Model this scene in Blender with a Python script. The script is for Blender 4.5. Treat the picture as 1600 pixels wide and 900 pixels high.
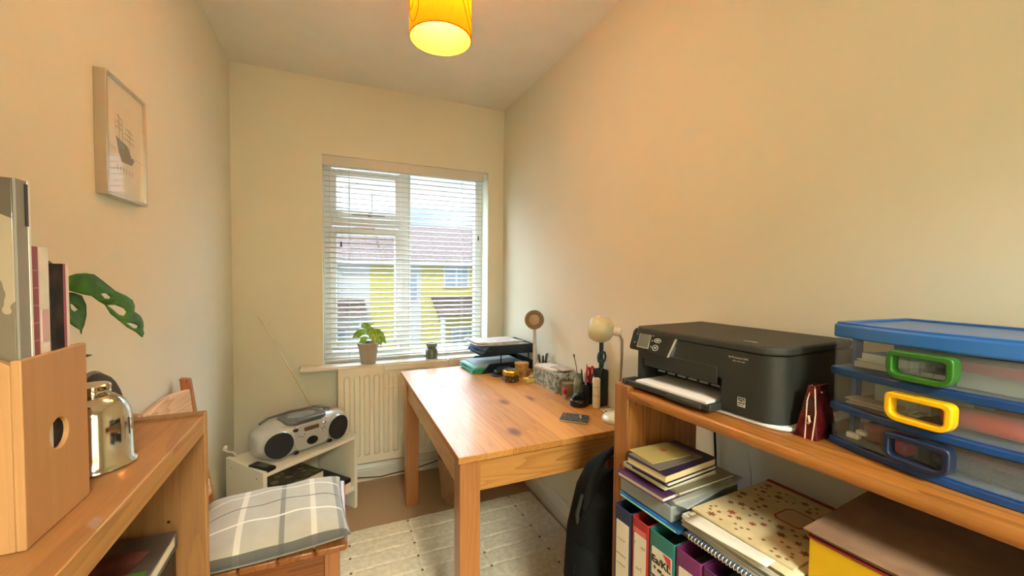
import bpy, bmesh, math, random
from math import sin, cos, pi, radians, hypot, sqrt, atan2
from mathutils import Vector, Matrix

for o in list(bpy.data.objects):
    bpy.data.objects.remove(o)
S = bpy.context.scene
COL = S.collection

# ------------------------------------------------------------------ camera
psi, pit, rol = radians(23.65), radians(1.94), radians(.51)
F = Vector((sin(psi)*cos(pit), cos(psi)*cos(pit), -sin(pit)))
R0 = Vector((cos(psi), -sin(psi), 0))
U0 = R0.cross(F)
R = R0*cos(rol)+U0*sin(rol)
U = U0*cos(rol)-R0*sin(rol)
cd = bpy.data.cameras.new('camera')
cam = bpy.data.objects.new('camera', cd)
COL.objects.link(cam)
cam.matrix_world = Matrix(((R.x, U.x, -F.x, 0), (R.y, U.y, -F.y, 0), (R.z, U.z, -F.z, 1.30), (0, 0, 0, 1)))
cd.sensor_width = 36
cd.lens = 632/1600*36
cd.clip_start = .02
S.camera = cam

# ------------------------------------------------------------------ view, sky and sun
S.view_settings.view_transform = 'Standard'
S.view_settings.look = 'None'
S.view_settings.gamma = 1
S.view_settings.use_curve_mapping = False
S.view_settings.exposure = 1.12
SKY, SUN, LAMP, LANDING_FILL, BRIGHT = .65, 1.5, 15.5, 66.0, 13.0

W = bpy.data.worlds.new('sky')
S.world = W
W.use_nodes = True
nt = W.node_tree
nt.nodes.clear()
wo = nt.nodes.new('ShaderNodeOutputWorld')
bg = nt.nodes.new('ShaderNodeBackground')
bg.inputs[1].default_value = SKY
tc = nt.nodes.new('ShaderNodeTexCoord')
mp = nt.nodes.new('ShaderNodeMapping')
mp.inputs['Scale'].default_value = (1, 1, 4)
nz = nt.nodes.new('ShaderNodeTexNoise')
nz.inputs['Scale'].default_value = 2.4
nz.inputs['Detail'].default_value = 5
cr = nt.nodes.new('ShaderNodeValToRGB')
cr.color_ramp.elements[0].position = .36
cr.color_ramp.elements[0].color = (.30, .52, .85, 1)
cr.color_ramp.elements[1].position = .6
cr.color_ramp.elements[1].color = (1, 1, 1, 1)
nt.links.new(tc.outputs['Generated'], mp.inputs[0])
nt.links.new(mp.outputs[0], nz.inputs['Vector'])
nt.links.new(nz.outputs['Fac'], cr.inputs[0])
nt.links.new(cr.outputs[0], bg.inputs[0])
sx = nt.nodes.new('ShaderNodeSeparateXYZ')          # hazy sky: brighter above the rooftops
nt.links.new(tc.outputs['Generated'], sx.inputs[0])
mr = nt.nodes.new('ShaderNodeMapRange')
mr.inputs[1].default_value, mr.inputs[2].default_value = .22, .5
nt.links.new(sx.outputs['Z'], mr.inputs[0])
my = nt.nodes.new('ShaderNodeMapRange')             # and brighter over the houses opposite than behind our own roof
my.inputs[1].default_value, my.inputs[2].default_value = -.05, .5
nt.links.new(sx.outputs['Y'], my.inputs[0])
mm = nt.nodes.new('ShaderNodeMath'); mm.operation = 'MULTIPLY'
nt.links.new(mr.outputs[0], mm.inputs[0]); nt.links.new(my.outputs[0], mm.inputs[1])
ma = nt.nodes.new('ShaderNodeMath'); ma.operation = 'MULTIPLY_ADD'
ma.inputs[1].default_value, ma.inputs[2].default_value = BRIGHT, SKY
nt.links.new(mm.outputs[0], ma.inputs[0]); nt.links.new(ma.outputs[0], bg.inputs[1])
nt.links.new(bg.outputs[0], wo.inputs[0])

sd = bpy.data.lights.new('sun', 'SUN')
sd.energy = SUN
sd.color = (1, .96, .9)
sd.angle = radians(2)
so = bpy.data.objects.new('sun', sd)
COL.objects.link(so)
so.rotation_euler = Vector((.35, .75, -.75)).to_track_quat('-Z', 'Y').to_euler()

# ------------------------------------------------------------------ helpers
def lin(h):
    if isinstance(h, str):
        h = h.lstrip('#')
        c = [int(h[i:i+2], 16)/255 for i in (0, 2, 4)]
        return tuple([(x/12.92 if x <= .04045 else ((x+.055)/1.055)**2.4) for x in c]+[1])
    return tuple(h)+(1,) if len(h) == 3 else h

MATS = {}
def mat(name, color, rough=.5, metal=0, coat=0, bump=0, bscale=60, vary=0, vscale=8, color2=None, alpha=None,
        trans=0, ior=1.45, crough=.12, emit=None, estr=0, sheen=0, spec=.5):
    if name in MATS:
        return MATS[name]
    m = bpy.data.materials.new(name)
    m.use_nodes = True
    n = m.node_tree
    b = n.nodes['Principled BSDF']
    b.inputs['Base Color'].default_value = lin(color)
    b.inputs['Roughness'].default_value = rough
    b.inputs['Metallic'].default_value = metal
    b.inputs['Coat Weight'].default_value = coat
    b.inputs['Coat Roughness'].default_value = crough
    b.inputs['Transmission Weight'].default_value = trans
    b.inputs['IOR'].default_value = ior
    b.inputs['Specular IOR Level'].default_value = spec
    b.inputs['Sheen Weight'].default_value = sheen
    if emit:
        b.inputs['Emission Color'].default_value = lin(emit)
        b.inputs['Emission Strength'].default_value = estr
    t = n.nodes.new('ShaderNodeTexCoord')
    z = n.nodes.new('ShaderNodeTexNoise')
    z.inputs['Scale'].default_value = vscale
    z.inputs['Detail'].default_value = 4
    n.links.new(t.outputs['Object'], z.inputs['Vector'])
    mx = n.nodes.new('ShaderNodeMix')
    mx.data_type = 'RGBA'
    c = lin(color)
    c2 = lin(color2) if color2 else (c[0]*.9, c[1]*.9, c[2]*.9, 1)
    mx.inputs[6].default_value = c
    mx.inputs[7].default_value = c2
    rp = n.nodes.new('ShaderNodeMapRange')
    rp.inputs[1].default_value = .4
    rp.inputs[2].default_value = .6
    rp.inputs[4].default_value = vary if vary else (1 if color2 else .25)
    n.links.new(z.outputs['Fac'], rp.inputs[0])
    n.links.new(rp.outputs[0], mx.inputs[0])
    n.links.new(mx.outputs[2], b.inputs['Base Color'])
    if bump:
        z2 = n.nodes.new('ShaderNodeTexNoise')
        z2.inputs['Scale'].default_value = bscale
        z2.inputs['Detail'].default_value = 3
        n.links.new(t.outputs['Object'], z2.inputs['Vector'])
        bm_ = n.nodes.new('ShaderNodeBump')
        bm_.inputs['Strength'].default_value = bump
        bm_.inputs['Distance'].default_value = .004
        n.links.new(z2.outputs['Fac'], bm_.inputs['Height'])
        n.links.new(bm_.outputs[0], b.inputs['Normal'])
    MATS[name] = m
    return m

def N(n, typ, **kw):
    x = n.nodes.new(typ)
    for k, v in kw.items():
        if k.startswith('i'):
            x.inputs[int(k[1:])].default_value = v
        else:
            setattr(x, k, v)
    return x

def math_(n, op, a, b=None, c=None):
    x = n.nodes.new('ShaderNodeMath')
    x.operation = op
    for i, v in enumerate((a, b, c)):
        if v is None:
            continue
        if isinstance(v, (int, float)):
            x.inputs[i].default_value = v
        else:
            n.links.new(v, x.inputs[i])
    return x.outputs[0]

def wood(name, c1, c2, axis='y', rough=.4, coat=0, fine=70, knots=.0, plank=0, plank_axis='x', knotcol='4a2412',
         kscale=3.2, offs=(0, 0, 0), var=.5, jitter=True, cathedral=.6):
    """grain runs along `axis` of the object's own coordinates"""
    if name in MATS:
        return MATS[name]
    m = bpy.data.materials.new(name)
    m.use_nodes = True
    n = m.node_tree
    L = n.links.new
    b = n.nodes['Principled BSDF']
    b.inputs['Roughness'].default_value = rough
    b.inputs['Coat Weight'].default_value = coat
    b.inputs['Coat Roughness'].default_value = .16
    t = N(n, 'ShaderNodeTexCoord')
    mp = N(n, 'ShaderNodeMapping')
    mp.inputs['Location'].default_value = offs
    L(t.outputs['Object'], mp.inputs[0])
    sep = N(n, 'ShaderNodeSeparateXYZ')
    L(mp.outputs[0], sep.inputs[0])
    ax = {'x': 0, 'y': 1, 'z': 2}
    along = sep.outputs[ax[axis]]
    oth = [i for i in range(3) if i != ax[axis]]
    a1, a2 = sep.outputs[oth[0]], sep.outputs[oth[1]]
    pv = None
    if plank:
        pa = sep.outputs[ax[plank_axis]]
        idx = math_(n, 'FLOOR', math_(n, 'DIVIDE', pa, plank))
        wn = N(n, 'ShaderNodeTexWhiteNoise', noise_dimensions='1D')
        L(idx, wn.inputs['W'])
        pv = wn.outputs['Value']
        along = math_(n, 'ADD', along, math_(n, 'MULTIPLY', pv, 7.3))
    comb = N(n, 'ShaderNodeCombineXYZ')
    L(math_(n, 'MULTIPLY', along, .07), comb.inputs[0])
    L(a1, comb.inputs[1])
    L(a2, comb.inputs[2])
    # long wavy figure
    nl = N(n, 'ShaderNodeTexNoise')
    nl.inputs['Scale'].default_value = 11
    nl.inputs['Detail'].default_value = 2
    L(comb.outputs[0], nl.inputs['Vector'])
    ring = math_(n, 'FRACT', math_(n, 'MULTIPLY', nl.outputs['Fac'], 13))
    ring = math_(n, 'POWER', ring, 2.2)
    nf = N(n, 'ShaderNodeTexNoise')
    nf.inputs['Scale'].default_value = fine*3
    nf.inputs['Detail'].default_value = 3
    L(comb.outputs[0], nf.inputs['Vector'])
    fac = math_(n, 'ADD', math_(n, 'MULTIPLY', ring, cathedral), math_(n, 'MULTIPLY', nf.outputs['Fac'], var))
    if pv is not None:
        fac = math_(n, 'ADD', fac, math_(n, 'MULTIPLY', math_(n, 'SUBTRACT', pv, .5), .55))
    mx = N(n, 'ShaderNodeMix', data_type='RGBA')
    mx.inputs[6].default_value = lin(c1)
    mx.inputs[7].default_value = lin(c2)
    fac = math_(n, 'MAXIMUM', math_(n, 'MINIMUM', math_(n, 'SUBTRACT', fac, .1), 1), 0)
    L(fac, mx.inputs[0])
    out = mx.outputs[2]
    if knots:
        ck = N(n, 'ShaderNodeCombineXYZ')
        L(math_(n, 'MULTIPLY', along, .55), ck.inputs[0])
        L(a1, ck.inputs[1])
        L(a2, ck.inputs[2])
        vo = N(n, 'ShaderNodeTexVoronoi')
        vo.inputs['Scale'].default_value = kscale
        L(ck.outputs[0], vo.inputs['Vector'])
        kr = N(n, 'ShaderNodeMapRange')
        kr.inputs[1].default_value = knots
        kr.inputs[2].default_value = knots*.45
        L(vo.outputs['Distance'], kr.inputs[0])
        mk = N(n, 'ShaderNodeMix', data_type='RGBA')
        mk.inputs[7].default_value = lin(knotcol)
        L(math_(n, 'MULTIPLY', kr.outputs[0], .85), mk.inputs[0])
        L(out, mk.inputs[6])
        out = mk.outputs[2]
    if plank:
        fr = math_(n, 'FRACT', math_(n, 'DIVIDE', sep.outputs[ax[plank_axis]], plank))
        edge = math_(n, 'LESS_THAN', fr, .018)
        me = N(n, 'ShaderNodeMix', data_type='RGBA')
        me.inputs[7].default_value = lin(c2)
        L(math_(n, 'MULTIPLY', edge, .6), me.inputs[0])
        L(out, me.inputs[6])
        out = me.outputs[2]
    L(out, b.inputs['Base Color'])
    bp = N(n, 'ShaderNodeBump')
    bp.inputs['Strength'].default_value = .12
    bp.inputs['Distance'].default_value = .002
    L(nf.outputs['Fac'], bp.inputs['Height'])
    L(bp.outputs[0], b.inputs['Normal'])
    MATS[name] = m
    return m

def blobs(name, base, cols, scale=20, thr=.35, rough=.6, mask=None, warp=.0, coat=0):
    """scattered coloured spots (voronoi cells) on a base colour"""
    if name in MATS:
        return MATS[name]
    m = bpy.data.materials.new(name)
    m.use_nodes = True
    n = m.node_tree
    L = n.links.new
    b = n.nodes['Principled BSDF']
    b.inputs['Roughness'].default_value = rough
    b.inputs['Coat Weight'].default_value = coat
    t = N(n, 'ShaderNodeTexCoord')
    src = t.outputs['Object']
    if warp:
        wz = N(n, 'ShaderNodeTexNoise')
        wz.inputs['Scale'].default_value = scale*2.2
        L(src, wz.inputs['Vector'])
        vm = N(n, 'ShaderNodeVectorMath', operation='MULTIPLY_ADD')
        vm.inputs[1].default_value = (warp, warp, warp)
        L(wz.outputs['Color'], vm.inputs[0])
        L(src, vm.inputs[2])
        src = vm.outputs[0]
    v = N(n, 'ShaderNodeTexVoronoi')
    v.inputs['Scale'].default_value = scale
    L(src, v.inputs['Vector'])
    ramp = N(n, 'ShaderNodeValToRGB')
    ramp.color_ramp.interpolation = 'CONSTANT'
    while len(ramp.color_ramp.elements) < len(cols):
        ramp.color_ramp.elements.new(.5)
    for i, c in enumerate(cols):
        ramp.color_ramp.elements[i].position = i/len(cols)
        ramp.color_ramp.elements[i].color = lin(c)
    sc = N(n, 'ShaderNodeSeparateColor')
    L(v.outputs['Color'], sc.inputs[0])
    L(sc.outputs[0], ramp.inputs[0])
    mx = N(n, 'ShaderNodeMix', data_type='RGBA')
    mx.inputs[6].default_value = lin(base)
    L(ramp.outputs[0], mx.inputs[7])
    th = math_(n, 'LESS_THAN', v.outputs['Distance'], thr)
    L(th, mx.inputs[0])
    L(mx.outputs[2], b.inputs['Base Color'])
    MATS[name] = m
    return m

def stripes(name, base, bands, rough=.9, axis2=None):
    """woven check: bands = [(axis, centre, halfwidth, colour)] in the object's own coordinates"""
    m = bpy.data.materials.new(name)
    m.use_nodes = True
    n = m.node_tree
    L = n.links.new
    b = n.nodes['Principled BSDF']
    b.inputs['Roughness'].default_value = rough
    b.inputs['Sheen Weight'].default_value = .3
    t = N(n, 'ShaderNodeTexCoord')
    sep = N(n, 'ShaderNodeSeparateXYZ')
    L(t.outputs['Object'], sep.inputs[0])
    nz = N(n, 'ShaderNodeTexNoise')
    nz.inputs['Scale'].default_value = 22
    L(t.outputs['Object'], nz.inputs['Vector'])
    m0 = N(n, 'ShaderNodeMix', data_type='RGBA')
    m0.inputs[6].default_value = lin(base)
    m0.inputs[7].default_value = lin(axis2 or base)
    L(nz.outputs['Fac'], m0.inputs[0])
    cur = m0.outputs[2]
    for ax, c, h, col, op in bands:
        d = math_(n, 'ABSOLUTE', math_(n, 'SUBTRACT', sep.outputs[{'x': 0, 'y': 1, 'z': 2}[ax]], c))
        f = math_(n, 'MULTIPLY', math_(n, 'LESS_THAN', d, h), op)
        mx = N(n, 'ShaderNodeMix', data_type='RGBA')
        L(f, mx.inputs[0])
        L(cur, mx.inputs[6])
        mx.inputs[7].default_value = lin(col)
        cur = mx.outputs[2]
    L(cur, b.inputs['Base Color'])
    nz2 = N(n, 'ShaderNodeTexNoise')
    nz2.inputs['Scale'].default_value = 600
    L(t.outputs['Object'], nz2.inputs['Vector'])
    bp = N(n, 'ShaderNodeBump')
    bp.inputs['Strength'].default_value = .3
    bp.inputs['Distance'].default_value = .002
    L(nz2.outputs['Fac'], bp.inputs['Height'])
    L(bp.outputs[0], b.inputs['Normal'])
    return m

def clear_plastic(name, tint, alpha=.25, rough=.08):
    m = bpy.data.materials.new(name)
    m.use_nodes = True
    n = m.node_tree
    n.nodes.clear()
    L = n.links.new
    o = N(n, 'ShaderNodeOutputMaterial')
    tr = N(n, 'ShaderNodeBsdfTransparent')
    tr.inputs[0].default_value = lin(tint)
    p = N(n, 'ShaderNodeBsdfPrincipled')
    p.inputs['Base Color'].default_value = lin(tint)
    p.inputs['Roughness'].default_value = rough
    mx = N(n, 'ShaderNodeMixShader')
    nz = N(n, 'ShaderNodeTexNoise')
    nz.inputs['Scale'].default_value = 9
    t = N(n, 'ShaderNodeTexCoord')
    L(t.outputs['Object'], nz.inputs['Vector'])
    L(math_(n, 'ADD', math_(n, 'MULTIPLY', nz.outputs['Fac'], .08), alpha), mx.inputs[0])
    L(tr.outputs[0], mx.inputs[1])
    L(p.outputs[0], mx.inputs[2])
    L(mx.outputs[0], o.inputs[0])
    return m

def NB():
    return bmesh.new()

def face(bm, vs, m=0):
    try:
        f = bm.faces.new(vs)
        f.material_index = m
        return f
    except ValueError:
        return None

def box(bm, x0, x1, y0, y1, z0, z1, m=0, T=None):
    ps = [Vector((x, y, z)) for z in (z0, z1) for y in (y0, y1) for x in (x0, x1)]
    if T:
        ps = [T(p) for p in ps]
    v = [bm.verts.new(p) for p in ps]
    for q in ((0, 2, 3, 1), (4, 5, 7, 6), (0, 1, 5, 4), (2, 6, 7, 3), (0, 4, 6, 2), (1, 3, 7, 5)):
        face(bm, [v[i] for i in q], m)
    return v

def prism(bm, pts, a, b, m=0, cap=True):
    """pts: 2D outline; a, b: functions 2D -> 3D for the two ends"""
    va = [bm.verts.new(a(p)) for p in pts]
    vb = [bm.verts.new(b(p)) for p in pts]
    k = len(pts)
    for i in range(k):
        face(bm, [va[i], va[(i+1) % k], vb[(i+1) % k], vb[i]], m)
    if cap:
        face(bm, va[::-1], m)
        face(bm, vb, m)

def extz(bm, pts, z0, z1, m=0):
    prism(bm, pts, lambda p: (p[0], p[1], z0), lambda p: (p[0], p[1], z1), m)

def rrect(x0, x1, y0, y1, r, k=5, rs=None):
    out = []
    rs = rs or [r]*4
    for (cx, cy, a0), rr in zip(((x1, y1, 0), (x0, y1, 90), (x0, y0, 180), (x1, y0, 270)), rs):
        sx = -1 if cx == x1 else 1
        sy = -1 if cy == y1 else 1
        for i in range(k+1):
            a = radians(a0+90*i/k)
            out.append((cx+sx*rr+rr*cos(a), cy+sy*rr+rr*sin(a)))
    return out

def ring(bm, outer, inner, a, b, m=0):
    k = len(outer)
    oa = [bm.verts.new(a(p)) for p in outer]
    ob = [bm.verts.new(b(p)) for p in outer]
    ia = [bm.verts.new(a(p)) for p in inner]
    ib = [bm.verts.new(b(p)) for p in inner]
    for i in range(k):
        j = (i+1) % k
        face(bm, [oa[i], oa[j], ob[j], ob[i]], m)
        face(bm, [ia[j], ia[i], ib[i], ib[j]], m)
        face(bm, [oa[j], oa[i], ia[i], ia[j]], m)
        face(bm, [ob[i], ob[j], ib[j], ib[i]], m)

def tube(bm, pts, r, seg=10, m=0, cap=True):
    pts = [Vector(p) for p in pts]
    k = len(pts)
    rs = r if isinstance(r, (list, tuple)) else [r]*k
    t0 = (pts[1]-pts[0]).normalized()
    up = Vector((0, 0, 1)) if abs(t0.z) < .9 else Vector((1, 0, 0))
    nrm = (up-t0*up.dot(t0)).normalized()
    rings = []
    for i, p in enumerate(pts):
        if i == 0:
            t = t0
        elif i == k-1:
            t = (pts[-1]-pts[-2]).normalized()
        else:
            t = ((pts[i+1]-p).normalized()+(p-pts[i-1]).normalized())
            t = t.normalized() if t.length > 1e-6 else (pts[i+1]-p).normalized()
        nrm = (nrm-t*nrm.dot(t)).normalized()
        bn = t.cross(nrm)
        rings.append([bm.verts.new(p+(nrm*cos(2*pi*j/seg)+bn*sin(2*pi*j/seg))*rs[i]) for j in range(seg)])
    for i in range(k-1):
        for j in range(seg):
            face(bm, [rings[i][j], rings[i][(j+1) % seg], rings[i+1][(j+1) % seg], rings[i+1][j]], m)
    if cap:
        face(bm, rings[0][::-1], m)
        face(bm, rings[-1], m)

def lathe(bm, prof, c=(0, 0, 0), seg=32, m=0, T=None, capb=True, capt=True, flat=0):
    """prof [(r, z)] about the z axis at c; T maps the points afterwards"""
    rings = []
    for r, z in prof:
        rg = []
        for j in range(seg):
            a = 2*pi*j/seg+flat
            p = Vector((c[0]+r*cos(a), c[1]+r*sin(a), c[2]+z))
            rg.append(bm.verts.new(T(p) if T else p))
        rings.append(rg)
    for i in range(len(prof)-1):
        for j in range(seg):
            face(bm, [rings[i][j], rings[i][(j+1) % seg], rings[i+1][(j+1) % seg], rings[i+1][j]], m)
    if capb:
        face(bm, rings[0][::-1], m)
    if capt:
        face(bm, rings[-1], m)

def ball(bm, c, r, m=0, seg=20, T=None):
    rx, ry, rz = r if isinstance(r, (tuple, list)) else (r, r, r)
    mtx = Matrix.Translation(c) @ Matrix.Diagonal((rx, ry, rz, 1))
    res = bmesh.ops.create_uvsphere(bm, u_segments=seg, v_segments=seg//2, radius=1, matrix=mtx)
    for v in res['verts']:
        if T:
            v.co = T(v.co)
        for f in v.link_faces:
            f.material_index = m

def obj(name, bm, ms, parent=None, bevel=0, seg=2, smooth=38, solid=0, sub=0, loc=None, rot=None):
    bmesh.ops.recalc_face_normals(bm, faces=bm.faces)
    for f in bm.faces:
        f.smooth = smooth > 0
    for e in bm.edges:
        if len(e.link_faces) == 2 and smooth > 0:
            e.smooth = e.calc_face_angle(0) < radians(smooth)
    me = bpy.data.meshes.new(name)
    bm.to_mesh(me)
    bm.free()
    for m in (ms if isinstance(ms, (list, tuple)) else [ms]):
        me.materials.append(m)
    o = bpy.data.objects.new(name, me)
    COL.objects.link(o)
    if parent:
        o.parent = parent
    if loc:
        o.location = loc
    if rot:
        o.rotation_euler = rot
    if sub:
        md = o.modifiers.new('sub', 'SUBSURF')
        md.levels = md.render_levels = sub
    if solid:
        md = o.modifiers.new('sol', 'SOLIDIFY')
        md.thickness = solid
        md.offset = 0
    if bevel:
        md = o.modifiers.new('bev', 'BEVEL')
        md.width = bevel
        md.segments = seg
        md.limit_method = 'ANGLE'
        md.angle_limit = radians(40)
        md.harden_normals = False
    return o

def tag(o, label, cat, group=None):
    o['label'] = label
    o['category'] = cat
    if group:
        o['group'] = group
    return o

def thing(name, label, cat, loc=(0, 0, 0), rz=0, group=None):
    o = bpy.data.objects.new(name, None)
    COL.objects.link(o)
    o.location = loc
    o.rotation_euler = (0, 0, rz)
    o.empty_display_size = .05
    return tag(o, label, cat, group)

def struct(name, bm, m, parent=None, **kw):
    o = obj(name, bm, m, parent, **kw)
    if not parent:
        o['kind'] = 'structure'
    return o

def part(name, parent, m, bevel=0, *boxes, **kw):
    bm = NB()
    for b in boxes:
        box(bm, *b)
    return obj(name, bm, m, parent, bevel=bevel, **kw)

def text_into(bm, s, size, T, depth=.0007, m=0, bold=0.0):
    """letters as real flat shapes; T maps (x, y, z) of the writing plane to 3D"""
    cu = bpy.data.curves.new('t', 'FONT')
    cu.body = s
    cu.size = size
    cu.extrude = depth/2
    cu.resolution_u = 2
    cu.offset = bold
    to = bpy.data.objects.new('t', cu)
    COL.objects.link(to)
    dg = bpy.context.evaluated_depsgraph_get()
    me = to.evaluated_get(dg).to_mesh()
    vs = [bm.verts.new(T(v.co)) for v in me.vertices]
    for p in me.polygons:
        face(bm, [vs[i] for i in p.vertices], m)
    to.evaluated_get(dg).to_mesh_clear()
    bpy.data.objects.remove(to)
    bpy.data.curves.remove(cu)

def scribble(bm, x0, z0, w, h, T, seed=1, m=0, t=.0005):
    """handwriting too small to read: one thin wavering line"""
    rg = random.Random(seed)
    n_ = max(6, int(w/h*4))
    pts = [T(Vector((x0+w*i/n_+rg.uniform(-.2, .2)*h, z0+(h*rg.uniform(.5, 1) if i % 2 else h*rg.uniform(0, .3)), .0003))) for i in range(n_+1)]
    tube(bm, pts, t, 4, m)

# ------------------------------------------------------------------ room shell
XL, XR, YF, YB, ZC = -.52, 1.094, 2.66, -.62, 2.44
paint = mat('wall_paint', 'e8e4ce', rough=.75, bump=.05, bscale=240, vary=.15, vscale=3)
ceilm = mat('ceiling_paint', 'eeeade', rough=.85, bump=.04, bscale=200)
gloss = mat('white_gloss', 'f1e9d8', rough=.35, coat=.2)
pvc = mat('window_plastic', 'eef0ee', rough=.35)
carp = mat('brown_carpet', 'c09a66', rough=.95, bump=.9, bscale=500, color2='a98454', vscale=400, sheen=.3)

bm = NB(); box(bm, XL-.1, XR+.1, YB-.1, YF+.26, -.14, 0); struct('floor', bm, carp)
bm = NB(); box(bm, XL-.12, XR+.12, YB-.12, YF+.30, ZC, ZC+.12); struct('ceiling', bm, ceilm)
bm = NB(); box(bm, XL-.12, XL, YB-.12, YF+.26, -.12, ZC); struct('wall_left', bm, paint)
bm = NB(); box(bm, XR, XR+.12, YB-.12, YF+.26, -.12, ZC); struct('wall_right', bm, paint)
WX0, WX1, WZ0, WZ1 = -.066, .978, .745, 2.0
bm = NB()
box(bm, XL, WX0, YF, YF+.26, -.12, ZC); box(bm, WX1, XR, YF, YF+.26, -.12, ZC)
box(bm, WX0, WX1, YF, YF+.26, -.12, WZ0-.03); box(bm, WX0, WX1, YF, YF+.26, WZ1, ZC)
struct('wall_far', bm, paint)
DX0, DX1 = -.16, .64
bm = NB()
box(bm, XL, DX0, YB-.12, YB, 0, ZC); box(bm, DX1, XR, YB-.12, YB, 0, ZC); box(bm, DX0, DX1, YB-.12, YB, 2.02, ZC)
struct('wall_back', bm, paint)
# the landing beyond the doorway
bm = NB()
box(bm, -1.1, 1.7, -2.3, YB-.1, -.12, -.001)
struct('floor_landing', bm, carp)
bm = NB()
box(bm, -1.2, 1.8, -2.4, YB-.12, ZC, ZC+.12)
struct('ceiling_landing', bm, ceilm)
bm = NB()
box(bm, -1.2, -1.1, -2.4, YB-.12, -.12, ZC); box(bm, 1.7, 1.8, -2.4, YB-.12, -.12, ZC); box(bm, -1.2, 1.8, -2.4, -2.3, -.12, ZC)
struct('wall_landing', bm, paint)
bm = NB()
for x0, x1 in ((DX0-.07, DX0), (DX1, DX1+.07)):
    box(bm, x0, x1, YB, YB+.015, 0, 2.09)
box(bm, DX0, DX1, YB, YB+.015, 2.02, 2.09)
struct('trim_2', bm, gloss, bevel=.003)

def skirt(name, p0, p1, nx, ny):
    """moulded skirting: profile (out, z) swept from p0 to p1"""
    prof = [(0, 0), (.018, 0), (.018, .065), (.014, .07), (.016, .078), (.008, .095), (.006, .104), (0, .106)]
    bm = NB()
    prism(bm, prof, lambda q: (p0[0]+nx*q[0], p0[1]+ny*q[0], q[1]), lambda q: (p1[0]+nx*q[0], p1[1]+ny*q[0], q[1]))
    struct(name, bm, gloss, smooth=20)
skirt('baseboard_right', (XR, YB, 0), (XR, YF, 0), -1, 0)
skirt('baseboard_left', (XL, YB, 0), (XL, YF, 0), 1, 0)
skirt('baseboard_far', (XL+.018, YF, 0), (XR-.018, YF, 0), 0, -1)

# window board with rounded nose
bm = NB()
prof = [(2.92, .718), (2.59, .718), (2.575, .724), (2.57, .734), (2.575, .744), (2.585, .7475), (2.92, .7475)]
prism(bm, [p for p in prof if True], lambda q: (WX0+.0005, max(q[0], 2.659), q[1]), lambda q: (WX1-.0005, max(q[0], 2.659), q[1]))
prism(bm, [(min(a, 2.6595), z) for a, z in prof], lambda q: (-.185, q[0], q[1]), lambda q: (1.05, q[0], q[1]))
struct('trim_1', bm, gloss, smooth=50)

# window frame
bm = NB()
y0, y1 = 2.79, 2.85
box(bm, WX0, WX0+.05, y0, y1, WZ0, WZ1)
box(bm, WX1-.05, WX1, y0, y1, WZ0, WZ1)
box(bm, WX0+.05, WX1-.05, y0, y1, WZ1-.028, WZ1)
box(bm, WX0+.05, WX1-.05, y0, y1, WZ0, WZ0+.05)
box(bm, .398, .47, y0, y1, WZ0+.05, WZ1-.028)
box(bm, WX0+.05, .398, y0, y1, 1.60, 1.665)
win = struct('window_1', bm, pvc, bevel=.004)
def sash(x0, x1, z0, z1, w=.042):
    bm = NB()
    ys, ye = 2.775, 2.835
    box(bm, x0, x0+w, ys, ye, z0, z1); box(bm, x1-w, x1, ys, ye, z0, z1)
    box(bm, x0+w, x1-w, ys, ye, z0, z0+w); box(bm, x0+w, x1-w, ys, ye, z1-w, z1)
    return obj('sash', bm, pvc, win, bevel=.005)
s1 = sash(-.03, .41, 1.655, 1.95)
s2 = sash(-.03, .41, .815, 1.585)
glassm = clear_plastic('window_glass', 'f6fbfa', alpha=.0, rough=.02)
for x0, x1, z0, z1 in ((.005, .375, 1.69, 1.915), (.005, .375, .85, 1.55), (.462, .935, .79, 1.975)):
    bm = NB(); box(bm, x0, x1, 2.808, 2.812, z0, z1)
    obj('pane', bm, glassm, win)
grey = mat('grey_metal', '8d9296', rough=.3, metal=.9)
bm = NB(); box(bm, .10, .30, 2.755, 2.775, 1.668, 1.678); box(bm, .20, .225, 2.745, 2.775, 1.66, 1.69)
obj('window_stay', bm, grey, win, bevel=.002)
bm = NB(); box(bm, .385, .40, 2.745, 2.775, 1.13, 1.19); box(bm, .385, .398, 2.735, 2.75, 1.06, 1.17)
obj('window_handle', bm, mat('white_handle', 'f4f4f2', rough=.3), win, bevel=.004)

# ------------------------------------------------------------------ outside: the terrace over the road
asph = mat('road', '6d6c6a', rough=.9, vscale=2)
bm = NB(); box(bm, -40, 45, 3.2, 60, -3.1, -3.0); g = struct('ground', bm, asph)

def tiles(name, c1, c2):
    m = bpy.data.materials.new(name)
    m.use_nodes = True
    n = m.node_tree
    L = n.links.new
    b = n.nodes['Principled BSDF']
    b.inputs['Roughness'].default_value = .9
    t = N(n, 'ShaderNodeTexCoord')
    mp = N(n, 'ShaderNodeMapping')
    L(t.outputs['UV'] if False else t.outputs['Object'], mp.inputs[0])
    br = N(n, 'ShaderNodeTexBrick')
    br.inputs['Scale'].default_value = 1
    br.inputs['Brick Width'].default_value = .28
    br.inputs['Row Height'].default_value = .22
    br.inputs['Mortar Size'].default_value = .022
    br.inputs['Color1'].default_value = lin(c1)
    br.inputs['Color2'].default_value = lin(c2)
    br.inputs['Mortar'].default_value = lin('3f2f2c')
    L(mp.outputs[0], br.inputs['Vector'])
    L(br.outputs['Color'], b.inputs['Base Color'])
    return m
tile = tiles('roof_tiles', '6a4e48', '5c433e')
white = mat('white_render', 'c9cac9', rough=.9)
yel = mat('yellow_render', 'c9bd5c', rough=.9)
wglass = mat('house_glass', '8fa3b5', rough=.1)
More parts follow.
